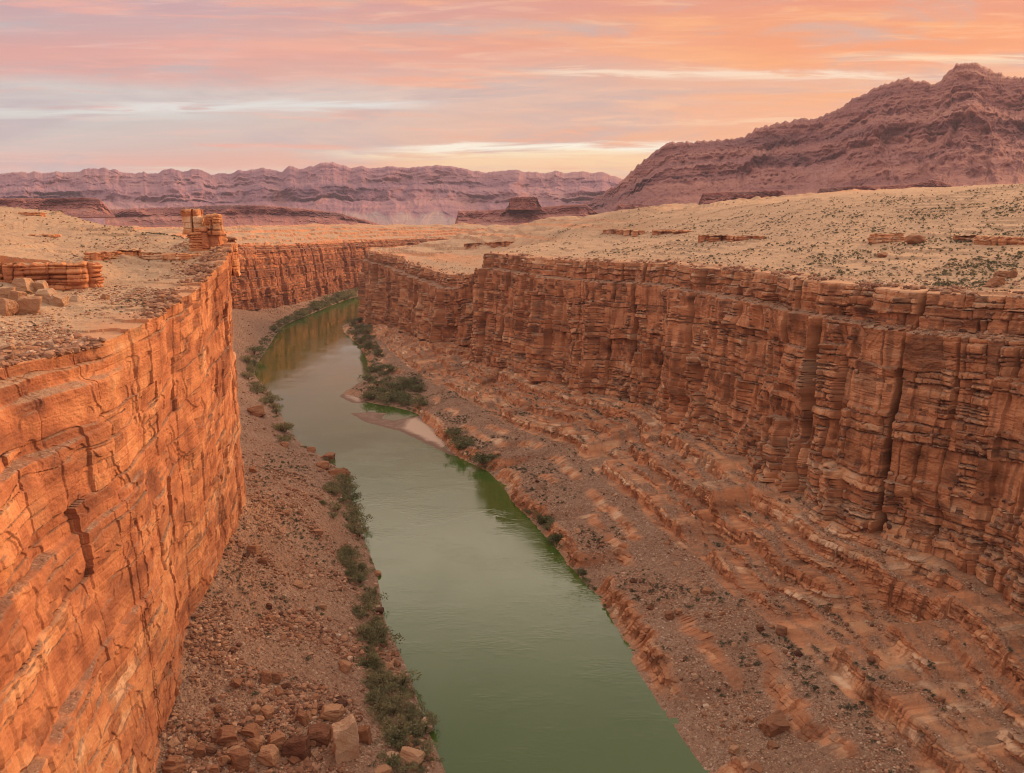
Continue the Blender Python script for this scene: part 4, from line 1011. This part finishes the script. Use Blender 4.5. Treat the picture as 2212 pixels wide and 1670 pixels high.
# the ones the picture shows best: X, Y of the middle, width, height (picture units), tone, kind, label
G1, G2, G3, G4, G5 = 'boulders in the pile at the foot of the left wall', 'boulders along the left river bank', 'boulders below the ledge on the left rim', 'boulders on the right slope', 'boulders on the left talus slope'
HERO = [
 (490,1585,56,40,.36,'b',G1,'brown blocky boulder at the upper left end of the big pile'),
 (541,1576,46,30,.42,'b',G1,'striped brown boulder just right of the leftmost big block'),
 (552,1604,36,42,.45,'b',G1,'upright banded boulder in the middle of the pile'),
 (598,1598,54,40,.52,'b',G1,'long tan block lying slanted in the middle of the pile'),
 (582,1628,46,52,.66,'b',G1,'pale squared block below the long tan block'),
 (521,1639,44,54,.34,'b',G1,'tall brown cube like block at the front of the pile'),
 (643,1612,56,56,.12,'b',G1,'dark purple brown wedge boulder beside the pale squared block'),
 (690,1584,58,52,.20,'b',G1,'large dark brown boulder under the orange tan one'),
 (716,1535,54,44,.68,'b',G1,'large orange tan boulder at the top of the pile'),
 (746,1597,58,104,.84,'b',G1,'huge pale upright slab with a crack, largest of the pile'),
 (787,1585,30,56,.40,'b',G1,'narrow brown slab leaning behind the huge pale slab'),
 (677,1597,24,24,.60,'r',G1,'small rounded tan boulder in front of the dark brown boulder'),
 (552,1531,22,22,.70,'r',G1,'small bright tan rounded boulder above the pile'),
 (577,1536,32,28,.56,'b',G1,'tan boulder beside the small bright rounded one above the pile'),
 (653,1545,30,44,.38,'s',G1,'flat reddish slab standing left of the orange tan boulder'),
 (378,1641,40,36,.50,'b',G1,'brown boulder nearest the foot of the orange wall'),
 (433,1622,26,28,.30,'b',G1,'dark brown boulder left of the tall cube like block'),
 (372,1664,50,26,.40,'b',G1,'brown boulder cut by the bottom edge beside the wall'),
 (465,1661,26,26,.48,'b',G1,'small brown boulder at the bottom edge left of the cube like block'),
 (846,1633,36,26,.85,'b',G2,'pale flat topped boulder among the bushes near the water'),
 (888,1632,52,46,.74,'b',G2,'pale wedge shaped boulder at the water edge by the bottom'),
 (922,1566,36,30,.88,'b',G2,'pale jagged rock at the tip of the bushy point'),
 (828,1663,46,22,.62,'s',G2,'tan slab at the bottom edge beside the pale wedge'),
 (746,1440,28,28,.58,'b',G2,'tan boulder at the inner edge of the riverside bushes'),
 (575,1460,26,30,.38,'b',G5,'left one of two brown boulders side by side on the lower talus'),
 (597,1461,22,26,.30,'b',G5,'right one of two brown boulders side by side on the lower talus'),
 (735,1019,54,32,.55,'s',G2,'big slanted slab reaching into the water on the left bank'),
 (709,985,30,22,.36,'b',G2,'brown block on top of the bank above the slanted slab'),
 (673,970,20,18,.50,'b',G2,'tan boulder on the bank left of the brown block'),
 (700,1004,30,20,.52,'b',G2,'tan block wedged behind the slanted slab'),
 (616,958,20,20,.52,'b',G5,'brown boulder high on the talus above the slanted slab'),
 (549,1187,32,26,.46,'b',G5,'upper one of two large blocks close to the foot of the wall'),
 (570,1209,24,28,.30,'b',G5,'lower reddish one of two large blocks close to the foot of the wall'),
 (816,1239,18,14,.55,'b',G2,'small squared boulder standing in the water off the left bank'),
 (817,1312,14,14,.90,'r',G2,'round white boulder at the left water edge'),
 (812,1263,11,10,.82,'r',G2,'small pale boulder between the squared one and the round white one'),
 (581,1308,16,14,.10,'b',G5,'small very dark boulder in the middle of the talus'),
 (697,1310,16,15,.72,'b',G5,'small tan boulder above the riverside bushes'),
 (778,1320,14,14,.80,'r',G2,'rounded pale boulder among the bushes left of the white one'),
 (687,1148,28,16,.50,'s',G5,'long flat slab on the talus below the bushes'),
 (617,1106,22,16,.40,'s',G5,'flat brown slab in the middle of the upper talus'),
 (557,890,36,24,.48,'b',G5,'broad boulder at the top of the talus behind the wall corner'),
 (546,1014,18,16,.44,'b',G5,'brown boulder beside the wall corner on the upper talus'),
 (55,618,48,30,.78,'b',G3,'topmost pale boulder of the heap under the rim ledge'),
 (14,634,34,24,.70,'b',G3,'pale boulder at the left edge under the rim ledge'),
 (37,642,34,30,.66,'b',G3,'tan boulder in the middle of the heap under the rim ledge'),
 (90,622,36,30,.80,'b',G3,'pale pointed boulder right of the topmost one under the ledge'),
 (101,641,44,34,.82,'b',G3,'large split pale boulder at the right of the heap'),
 (16,666,42,44,.60,'b',G3,'big orange tan boulder at the left edge below the heap'),
 (63,664,46,46,.62,'b',G3,'big squared orange tan boulder in front of the heap'),
 (129,651,34,28,.80,'b',G3,'triangular pale boulder resting right of the heap'),
 (164,644,24,20,.95,'s',G3,'white slab lying alone right of the triangular boulder'),
 (227,642,18,18,.52,'s',G3,'thin brown slab standing on the sandy slope'),
 (21,753,26,16,.72,'s',G3,'flat tan slab lying near the rim at the left edge'),
 (45,756,16,12,.66,'r',G3,'small rounded boulder beside the flat slab near the rim'),
 (82,756,16,9,.58,'s',G3,'small reddish slab near the rim step'),
 (1675,1562,56,50,.34,'b',G4,'large brown split boulder on the lower right slope'),
 (1446,1326,20,20,.30,'r',G4,'rounded dark brown boulder in the middle of the right slope'),
 (1466,1319,18,15,.56,'b',G4,'tan boulder beside the rounded dark one on the right slope'),
 (1503,1277,24,16,.66,'s',G4,'left pale slab of the pair on the right slope'),
 (1530,1275,24,16,.52,'r',G4,'right rounded slab of the pair on the right slope'),
 (1332,1189,17,15,.70,'b',G4,'small orange angular boulder on the upper right slope'),
 (1642,1355,16,16,.14,'r',G4,'small dark boulder left of the reddish one on the right slope'),
 (1688,1360,24,24,.30,'r',G4,'rounded reddish boulder below the layered ledges'),
 (1586,1392,14,22,.80,'s',G4,'thin pale slab standing on the right slope'),
 (1668,1611,26,16,.36,'b',G4,'brown boulder below the large split one on the right slope'),
 (1500,1458,14,12,.85,'b',G4,'small pale boulder low on the right slope'),
 (1074,980,18,12,.64,'r','boulders along the right river bank','pale boulder at the lower end of the sandbar'),
 (1978,516,40,18,.46,'r','boulders on the right plateau','rounded boulder right of the layered outcrop on the plateau'),
 (1906,552,22,9,.48,'b','boulders on the right plateau','small dark boulder alone below the layered outcrop'),
 (2150,610,34,22,.50,'b','boulders on the right plateau','largest boulder of the group at the right edge near the rim'),
 (2170,590,26,18,.46,'b','boulders on the right plateau','upper boulder of the group at the right edge near the rim'),
 (2188,594,16,20,.40,'b','boulders on the right plateau','upright boulder of the group at the right edge near the rim'),
 (2155,592,16,14,.55,'b','boulders on the right plateau','small boulder behind the largest one at the right edge'),
]
taken = []
nb_hero = 0
for X, Y, w, h, tone, kd, grp, lab in HERO:
    k = hit(X, min(Y + h * 0.32, FH - 1), 5)
    if k is None: print('no hit', X, Y, lab); continue
    sc_ = hd[k] / FOC
    lookdown = 0.75 if Y > 900 else 1.0
    put_boulder(HP[k], w * sc_ * 1.05, h * sc_ * (1.1 if kd != 's' else 0.9) * (1.0 if h > 60 else lookdown + 0.15), lab, tone, grp, kind=kd, tilt=0.22 if kd != 's' else 0.3, depth=w * sc_ * 0.85)
    taken.append(HP[k][:2]); nb_hero += 1

px_size = FOC / np.maximum(hd, 1)
def pick(mask, n, weight=None, seed=0):
    idx = np.where(mask)[0]
    r = np.random.default_rng(seed)
    w = None
    if weight is not None:
        w = weight[idx].astype(float); w /= w.sum()
    return r.choice(idx, size=min(n, len(idx)), replace=False, p=w)
# vertex density follows picture size; weight by area so that rocks spread evenly over the ground
area_w = (np.maximum(hd, 30) ** 2).astype(np.float64)
cl = fbm(HP[:, 0] / 22, HP[:, 1] / 22, 333, 3)
talL = VIS & (HZ == 1) & (HS == 1) & (HP[:, 2] > 0.6)
talR = VIS & (HZ == 1) & (HS == 0) & (HP[:, 2] > 1.5) & (HR < 0.35)
LT = {0: 'brown angular boulder on the shrubby talus right of the river', 1: 'brown angular boulder in the rubble left of the river'}
near = np.clip(300.0 / np.maximum(hd, 60), 0.1, 3) ** 2
left_n, right_n = 150, 300 - nb_hero - 150
for side, mask, n in ((1, talL & (hd < 480), left_n), (0, talR & (hd < 600), right_n)):
    wgt = area_w * near * sst(-0.35, 0.5, cl) * (np.where(hy > 1380, 4.0, 1.0) if side else 1)
    for k in pick(mask, n, wgt, 40 + side):
        s_ = (0.9 + 1.7 * random.random() ** 1.9) * (1.2 if side else 0.95)
        put_boulder(HP[k], s_ * random.uniform(0.9, 1.4), s_ * random.uniform(0.6, 0.95), LT[side], np.clip(random.gauss(0.42, 0.2), 0.05, 0.95),
                    'loose boulders on the talus left of the river' if side else 'loose boulders on the talus right of the river', yaw=random.uniform(0, 6.3), tilt=0.5)

# ------------------------------------------------------------------ rubble: far too many stones to count
def scatter(protos, pos, size, tone, squash=0.75, tiltv=0.5, seed=1):
    r = np.random.default_rng(seed); VV, FF, TT = [], [], []; off = 0
    which = r.integers(0, len(protos), len(pos))
    for pi, (V, F) in enumerate(protos):
        sel = np.where(which == pi)[0]
        if not len(sel): continue
        n = len(sel)
        a = r.uniform(0, 2 * np.pi, n); b = r.uniform(-tiltv, tiltv, n)
        sx = size[sel][:, None] * np.stack([r.uniform(0.8, 1.35, n), r.uniform(0.7, 1.1, n), squash * r.uniform(0.6, 1.15, n)], 1)
        Q = V[None] * sx[:, None, :]
        cb, sb = np.cos(b)[:, None], np.sin(b)[:, None]
        y = Q[..., 1] * cb - Q[..., 2] * sb; z = Q[..., 1] * sb + Q[..., 2] * cb
        ca, sa = np.cos(a)[:, None], np.sin(a)[:, None]
        Q = np.stack([Q[..., 0] * ca - y * sa, Q[..., 0] * sa + y * ca, z], -1) + pos[sel][:, None, :]
        VV.append(Q.reshape(-1, 3)); FF.append((F[None] + (off + np.arange(n)[:, None, None] * len(V))).reshape(-1, F.shape[1])); TT.append(np.repeat(tone[sel], len(V)))
        off += n * len(V)
    return np.concatenate(VV), np.concatenate(FF), np.concatenate(TT)
def stones(n, mask, wgt, smin, smax, power, seed, tone_mu, tone_sd, sub=0):
    idx = pick(mask, n, wgt, seed); r = np.random.default_rng(seed)
    size = smin + (smax - smin) * r.random(len(idx)) ** power
    pos = HP[idx].copy(); pos[:, 2] += size * 0.12
    pos[:, :2] += r.normal(0, 0.25, (len(idx), 2))
    return [rock_shape(sub, 800 + k, 5, 0.05) for k in range(6)], pos, size, np.clip(r.normal(tone_mu, tone_sd, len(idx)), 0, 1)
def stuff_stones(name, label, sets, seed):
    VV, FF, TT = [], [], []; off = 0
    for i, st in enumerate(sets):
        V, F, T = scatter(*st, seed=seed + i)
        VV.append(V); FF.append(F + off); TT.append(T); off += len(V)
    T = np.concatenate(TT); geo = np.stack([T, T * 0, T * 0, T * 0 + 1], 1)
    link(name, raw_mesh(name, np.concatenate(VV), np.concatenate(FF), {'geo': geo}, M_RUB), kind='stuff', label=label, category='rubble')
nr2 = np.clip(300.0 / np.maximum(hd, 60), 0.25, 2.0) ** 2
stuff_stones("rubble", "loose brown rubble covering the talus left of the river", [
    stones(5200, talL, area_w * nr2 * sst(-0.3, 0.6, cl) * np.where(hy > 1300, 2.0, 1.0), 0.6, 1.9, 2.5, 71, 0.40, 0.20, 1),
    stones(30000, talL, area_w * nr2 * (0.25 + sst(-0.5, 0.4, cl)), 0.22, 0.8, 2.0, 72, 0.50, 0.20)], 7)
stuff_stones("rubble", "loose grey brown rubble covering the talus right of the river", [
    stones(2000, talR, area_w * nr2 * sst(-0.2, 0.6, cl), 0.6, 1.5, 2.5, 73, 0.46, 0.20, 1),
    stones(24000, talR, area_w * nr2 * (0.3 + sst(-0.5, 0.4, cl)), 0.2, 0.75, 2.0, 74, 0.60, 0.18)], 17)
rimm = VIS & (HZ == 3) & (HD < 26)
plat = VIS & (HZ == 3) & (HD > 10)
benchm = VIS & (HZ == 2) & (HN > 0.6) & ((HS == 0) | (HP[:, 1] > 600))
stuff_stones("rubble", "broken rock fragments along both canyon rims", [
    stones(2200, rimm & (HD < 11), area_w * nr2 * sst(-0.2, 0.5, cl) * np.where(HS == 1, 0.22, 1.0), 0.6, 2.4, 1.8, 75, 0.42, 0.18, 1),
    stones(5000, rimm, area_w * nr2 * sst(-0.4, 0.5, cl), 0.25, 1.0, 2.0, 76, 0.55, 0.2),
    stones(3500, plat & (hd < 700), area_w * nr2 * sst(-0.1, 0.5, cl), 0.25, 1.0, 2.4, 77, 0.62, 0.15),
    stones(2600, benchm, area_w * nr2, 0.4, 2.2, 1.8, 78, 0.36, 0.2, 1)], 27)

# ------------------------------------------------------------------ shrubs
def leaf_material(name, stops, trans=0.25):
    m, t, b = new_mat(name)
    oi = t.node('ShaderNodeAttribute', attribute_type='OBJECT', attribute_name='tone').outputs['Fac']
    co = t.node('ShaderNodeTexCoord').outputs['Object']
    n = t.noise(co, 2.5, 3, 0.6)
    geo = t.node('ShaderNodeNewGeometry').outputs['Random Per Island']
    f = t.m('ADD', t.m('MULTIPLY', oi, 0.7), t.m('ADD', t.m('MULTIPLY', n, 0.35), t.m('MULTIPLY', t.m('SUBTRACT', geo, 0.5), 0.35)))
    t.l.new(t.ramp(f, stops), b.inputs['Base Color'])
    b.inputs['Roughness'].default_value = 0.8
    tr = t.node('ShaderNodeBsdfTranslucent'); t.l.new(b.inputs['Base Color'].links[0].from_socket, tr.inputs[0])
    mx = t.node('ShaderNodeMixShader'); mx.inputs[0].default_value = 0.35
    t.l.new(b.outputs[0], mx.inputs[1]); t.l.new(tr.outputs[0], mx.inputs[2])
    t.l.new(mx.outputs[0], [n for n in t.n if n.type == 'OUTPUT_MATERIAL'][0].inputs[0])
    return m
M_TAM = leaf_material("riverside shrub leaves", [(0.0, (0.075, 0.098, 0.040)), (0.35, (0.18, 0.185, 0.090)), (0.65, (0.27, 0.245, 0.140)), (0.85, (0.37, 0.28, 0.125)), (1.0, (0.40, 0.34, 0.21))])
M_SCR = leaf_material("desert shrub leaves", [(0.0, (0.070, 0.074, 0.044)), (0.5, (0.125, 0.122, 0.078)), (1.0, (0.20, 0.175, 0.11))])
M_STEM, _t, _b = new_mat("shrub stems")
_b.inputs['Base Color'].default_value = (0.12, 0.075, 0.05, 1)
def leaf_blob(n, size, seed, lobes=7, flat=0.85):
    r = np.random.default_rng(seed)
    C = r.normal(0, 0.30, (lobes, 3)) * np.array([1, 1, 0.6]); C[:, 2] = np.abs(C[:, 2]) + 0.32
    R = r.uniform(0.18, 0.34, lobes)
    k = r.integers(0, lobes, n)
    d = r.normal(0, 1, (n, 3)); d /= np.linalg.norm(d, axis=1)[:, None]
    p = C[k] + d * (R[k] * r.random(n) ** 0.35)[:, None] * np.array([1, 1, flat])
    p[:, 2] = np.maximum(p[:, 2], 0.02)
    up = d + np.array([0, 0, 0.7]) + r.normal(0, 0.5, (n, 3)); up /= np.linalg.norm(up, axis=1)[:, None]
    t = np.cross(up, r.normal(0, 1, (n, 3))); t /= np.linalg.norm(t, axis=1)[:, None]
    s = size * r.uniform(0.6, 1.5, n)[:, None]
    V = np.stack([p - t * s * 0.35, p + t * s * 0.35, p + up * s], 1).reshape(-1, 3)
    return V, np.arange(3 * n).reshape(-1, 3)
def stems(seed, n=6):
    r = np.random.default_rng(seed); V, F = [], []
    for i in range(n):
        a = r.uniform(0, 6.28); e = np.array([math.cos(a) * 0.35 * r.random(), math.sin(a) * 0.35 * r.random(), 0.6 + 0.2 * r.random()])
        b0 = len(V)
        for q, rr in ((0, 0.022), (1, 0.010)):
            for j in range(4):
                V.append(e * q + rr * np.array([math.cos(j * 1.57), math.sin(j * 1.57), 0]) - np.array([0, 0, 0.08 * (1 - q)]))
        for j in range(4): F.append((b0 + j, b0 + (j + 1) % 4, b0 + 4 + (j + 1) % 4, b0 + 4 + j))
    return np.array(V), np.array(F)
FOL = [raw_mesh("foliage", *leaf_blob(620, 0.085, 900 + k, 8), None, M_TAM) for k in range(6)]
STM = [raw_mesh("stems", *stems(950 + k), None, M_STEM) for k in range(3)]
def put_shrub(pos, w, h, label, tone, group, parts=True):
    root = bpy.data.objects.new("riverside_shrub", None); COL.objects.link(root)
    root.location = pos; root.scale = (w, w, h); root.rotation_euler = (0, 0, random.uniform(0, 6.3)); root.empty_display_size = 0.2
    root['label'] = label; root['category'] = 'shrub'; root['group'] = group
    f = bpy.data.objects.new("foliage", random.choice(FOL)); COL.objects.link(f); f.parent = root; f['tone'] = float(tone)
    if parts:
        s = bpy.data.objects.new("stems", random.choice(STM)); COL.objects.link(s); s.parent = root
    return root
AREAS = [  # outline in the picture, number, size range, tone mean, label, group
 ([(530,770),(560,800),(600,850),(650,950),(618,965),(575,880),(525,810)], 30, 5.0, 8.0, .66, 'tawny shrub in the strip along the left bank behind the wall corner'),
 ([(650,940),(735,985),(720,1010),(690,985),(655,965)], 5, 2.2, 3.5, .35, 'shrub between the boulders above the slanted bank slab'),
 ([(712,1025),(756,1030),(778,1120),(775,1200),(735,1180),(712,1100)], 26, 4.0, 6.2, .52, 'dull green shrub on the left bank below the slanted slab'),
 ([(735,1170),(800,1230),(815,1290),(770,1260),(730,1210)], 17, 3.8, 5.6, .45, 'shrub on the left bank beside the squared boulder in the water'),
 ([(770,1260),(812,1290),(835,1440),(795,1450),(770,1350)], 22, 3.4, 5.4, .42, 'shrub on the left bank below the white boulder'),
 ([(780,1430),(850,1440),(935,1555),(925,1600),(840,1600),(790,1500)], 32, 3.2, 5.2, .45, 'bushy shrub on the wide point of the left bank'),
 ([(850,1600),(905,1610),(930,1668),(840,1668)], 10, 2.6, 4.2, .36, 'dark shrub by the pale wedge boulder at the bottom edge'),
 ([(690,1080),(725,1085),(722,1112),(690,1110)], 2, 2.8, 3.6, .25, 'dark round shrub standing alone on the left talus'),
 ([(528,780),(550,790),(570,765),(625,705),(690,675),(795,637),(795,620),(680,658),(600,695)], 52, 8.0, 12.5, .45, 'grey green shrub in the strip along the far left bank'),
 ([(745,705),(790,690),(835,790),(800,800),(770,755)], 24, 7.0, 11.0, .46, 'grey green shrub at the foot of the far right cliff'),
 ([(795,800),(840,790),(915,840),(915,900),(850,885),(765,868),(790,822)], 46, 6.0, 10.0, .38, 'dense green shrub on the bushy point opposite the sandbar'),
 ([(958,938),(1010,940),(1075,1010),(1068,1030),(1000,985)], 12, 5.0, 8.0, .24, 'dark green shrub below the right ledges next to the sandbar'),
 ([(1130,1095),(1190,1120),(1205,1180),(1155,1165)], 9, 4.0, 6.5, .20, 'dark green shrub in the clump at the right water edge'),
 ([(1225,1215),(1260,1235),(1320,1330),(1300,1335)], 9, 1.6, 2.8, .34, 'small shrub on the low cliff at the right water edge'),
]
allow = VIS & (HZ == 1)
n_sh = 0
for ai, (poly, n, s0, s1, tone, lab) in enumerate(AREAS):
    m = allow & inpoly(hx, hy, poly) & (HP[:, 2] > 0.1)
    if m.sum() < 3: print('no ground for', lab); continue
    for k in pick(m, n, area_w, 300 + ai):
        s_ = random.uniform(s0, s1) * random.choice((0.75, 1.0, 1.2, 1.35))
        put_shrub(HP[k] - np.array([0, 0, 0.15]), s_ * random.uniform(0.9, 1.3), s_ * random.uniform(0.65, 0.95), lab, np.clip(random.gauss(tone, 0.16), 0.02, 0.98), 'shrubs growing along the river')
        n_sh += 1
print('shrubs', n_sh)
# low growth filling the same strips
UG = [leaf_blob(120, 0.20, 990 + k, 6, 0.9) for k in range(4)]
um = np.zeros(len(HP), bool)
for poly, *_r in AREAS: um |= inpoly(hx, hy, poly)
um |= (HP[:, 2] < 2.6) & (HS == 1) & (hy > 640)
um &= allow & (HP[:, 2] > 0.05) & (HP[:, 2] < 7)
ku = pick(um, 1000, area_w * np.clip(400 / hd, 0.35, 1.6), 601)
usz = rng.uniform(0.8, 2.6, len(ku)) * np.clip(hd[ku] / 420, 0.8, 2.0)
V, F, T = scatter(UG, HP[ku] - np.array([0, 0, 0.1]), usz, rng.random(len(ku)), 0.8, 0.08, 92)
o = link("riverside_undergrowth", raw_mesh("riverside_undergrowth", V, F, None, M_TAM), kind='stuff', label='low olive green undergrowth along both river banks', category='undergrowth'); o['tone'] = 0.45
# desert scrub: the nearest 300 one by one, the rest as ground cover
SC = [leaf_blob(46, 0.30, 970 + k, 4, 0.9) for k in range(5)]
SCM = [raw_mesh("desert_shrub", *leaf_blob(90, 0.22, 980 + k, 4, 0.9), None, M_SCR) for k in range(4)]
platm = VIS & (HZ == 3) & (HD > 6)
talm = VIS & (HZ == 1) & (HP[:, 2] > 2.5) & (HR < 0.35)
den = sst(-0.3, 0.6, fbm(HP[:, 0] / 34, HP[:, 1] / 34, 444, 4)) ** 1.6
cand = np.concatenate([pick(platm & (hd < 900) & (HS == 0), 4600, area_w * (0.25 + den) * np.clip(400 / hd, .3, 1.5), 501), pick(platm & (hd < 600) & (HS == 1), 420, area_w * (0.3 + den), 504),
                       pick(talm & (HS == 0) & (hd < 700), 1900, area_w * den, 502), pick(talm & (HS == 1) & (hd < 480), 620, area_w * den, 503)])
csz = 0.55 + 0.9 * rng.random(len(cand)) ** 2
csz *= np.where(HZ[cand] == 3, np.where(HS[cand] == 1, 0.6, 0.85), 0.9)
show = csz / hd[cand]
o_ = np.argsort(-show)
near_i, rest_i = o_[:300], o_[300:]
for j in near_i:
    k = cand[j]
    z = HZ[k]; sd_ = HS[k]
    if z == 3: lab = 'low grey green desert shrub on the sandy plateau right of the canyon' if sd_ == 0 else 'low grey green desert shrub on the sandy rim left of the canyon'
    else: lab = 'small dark desert shrub among the rubble right of the river' if sd_ == 0 else 'small dark desert shrub among the rubble left of the river'
    o = link("desert_shrub", random.choice(SCM), label=lab, category='shrub', group=['', 'shrubs on the talus', '', 'shrubs on the plateau'][z] + (' right of the river' if sd_ == 0 else ' left of the river'))
    s_ = csz[j]; o.location = HP[k] - np.array([0, 0, 0.05]); o.scale = (s_ * 1.25, s_ * 1.25, s_ * 0.95); o.rotation_euler = (0, 0, random.uniform(0, 6.3)); o['tone'] = random.uniform(0.1, 0.7)
ki = cand[rest_i]
dist = np.linalg.norm(HP - np.array([0, 0, CAMZ]), axis=1)
off = (~inn) & (dist < 560) & (HP[:, 1] > 20)
kx = np.concatenate([pick(off & (HZ == 3) & (HD > 6), 2200, dist ** 2 * (0.2 + den), 505), pick(off & (HZ == 1) & (HP[:, 2] > 2.5) & (HR < 0.35), 500, dist ** 2, 506)])
ki = np.concatenate([ki, kx]); sz_ = np.concatenate([csz[rest_i], 0.45 + 0.6 * rng.random(len(kx)) ** 2])
V, F, T = scatter(SC, HP[ki] - np.array([0, 0, 0.05]), sz_ * 1.2, rng.random(len(ki)), 0.85, 0.05, 91)
o = link("desert_scrub", raw_mesh("desert_scrub", V, F, None, M_SCR), kind='stuff', label='low desert scrub dotted over the plateaus and talus slopes', category='scrub'); o['tone'] = 0.35

# ------------------------------------------------------------------ sandbars
def sand_material():
    m, t, b = new_mat("river sand")
    co = t.node('ShaderNodeTexCoord').outputs['Object']
    sp = t.node('ShaderNodeSeparateXYZ'); t.l.new(co, sp.inputs[0])
    n = t.noise(co, 0.15, 5, 0.6)
    wet = t.mr(t.m('ADD', sp.outputs[2], t.m('MULTIPLY', n, 0.5)), 0.42, 0.85)
    t.l.new(t.mix(wet, (0.17, 0.095, 0.065), (0.46, 0.32, 0.24)), b.inputs['Base Color'])
    b.inputs['Roughness'].default_value = 0.7
    return m
M_SAND = sand_material()
def sandbar(poly_px, h, slope, label, step=1.2):
    poly = [tuple(pix(x, y, 0)[:2]) for x, y in poly_px]
    a = np.array(poly); lo = a.min(0) - 2; hi = a.max(0) + 2
    xs = np.arange(lo[0], hi[0], step); ys = np.arange(lo[1], hi[1], step)
    gx, gy = np.meshgrid(xs, ys, indexing='ij'); fx, fy = gx.ravel(), gy.ravel()
    ins = inpoly(fx, fy, poly)
    d = np.full(len(fx), 1e9)
    for i in range(len(poly)):
        p, q = np.array(poly[i]), np.array(poly[(i + 1) % len(poly)]); e = q - p
        t = np.clip(((fx - p[0]) * e[0] + (fy - p[1]) * e[1]) / (e @ e + 1e-9), 0, 1)
        d = np.minimum(d, np.hypot(fx - p[0] - t * e[0], fy - p[1] - t * e[1]))
    sdv = np.where(ins, d, -d) + 0.8 * noise(fx / 5, fy / 5, 21)
    hl = h if np.isscalar(h) else h(fx, fy)
    z = np.clip(sdv * slope, -0.6, hl) + 0.04 * noise(fx / 2, fy / 2, 22) * (sdv > 0)
    P = np.stack([fx, fy, z], -1).reshape(gx.shape + (3,))
    zz = P[..., 2]
    keep = np.maximum(np.maximum(zz[:-1, :-1], zz[1:, :-1]), np.maximum(zz[1:, 1:], zz[:-1, 1:])) > -0.3
    link("sandbar", grid_mesh("sandbar", P, None, M_SAND, keep, True), kind='structure', label=label)
dry = lambda fx, fy: 0.25 + 0.9 * sst(-78, -62, fx)
sandbar([(757,893),(800,890),(838,893),(828,898),(826,905),(850,909),(880,903),(905,898),(935,918),(965,945),(985,975),(1000,985),(975,984),(930,962),(868,933),(840,925),(790,912)], dry, 0.09, "pale curved sandbar below the bushy point")
sandbar([(733,856),(752,843),(790,850),(790,872),(760,870)], 0.4, 0.08, "wet brown sand spit at the tip of the bushy point")
sandbar([(738,703),(760,700),(760,712),(748,706)], 0.4, 0.06, "small sand spit by the far right bank")
sandbar([(768,1115),(776,1118),(782,1175),(776,1200),(766,1150)], 0.9, 0.3, "thin strip of pale sand on the left bank", 0.5)
sandbar([(812,1330),(832,1380),(862,1450),(885,1520),(850,1500),(815,1400)], 0.22, 0.05, "wet brown mud strip along the left bank", 0.6)
sandbar([(890,1612),(925,1600),(940,1640),(950,1700),(915,1700)], 0.22, 0.05, "wet brown mud bank at the bottom edge", 0.6)

# ------------------------------------------------------------------ haze
mh = bpy.data.materials.new("haze"); mh.use_nodes = True
ht = NT(mh.node_tree); ht.n.clear()
ho = ht.node('ShaderNodeOutputMaterial'); hv = ht.node('ShaderNodeVolumePrincipled')
hv.inputs['Color'].default_value = (0.82, 0.76, 1.0, 1); hv.inputs['Density'].default_value = 2.7e-5; hv.inputs['Anisotropy'].default_value = 0.2
ht.l.new(hv.outputs[0], ho.inputs['Volume'])
x0, x1, y0, y1, z0, z1 = -31000, 31000, -7000, 41000, -60, 900
V = [(x, y, z) for x in (x0, x1) for y in (y0, y1) for z in (z0, z1)]
F = [(0,1,3,2),(4,6,7,5),(0,4,5,1),(2,3,7,6),(0,2,6,4),(1,5,7,3)]
link("haze", raw_mesh("haze", V, F, None, mh), kind='stuff', label="thin evening haze in the air")
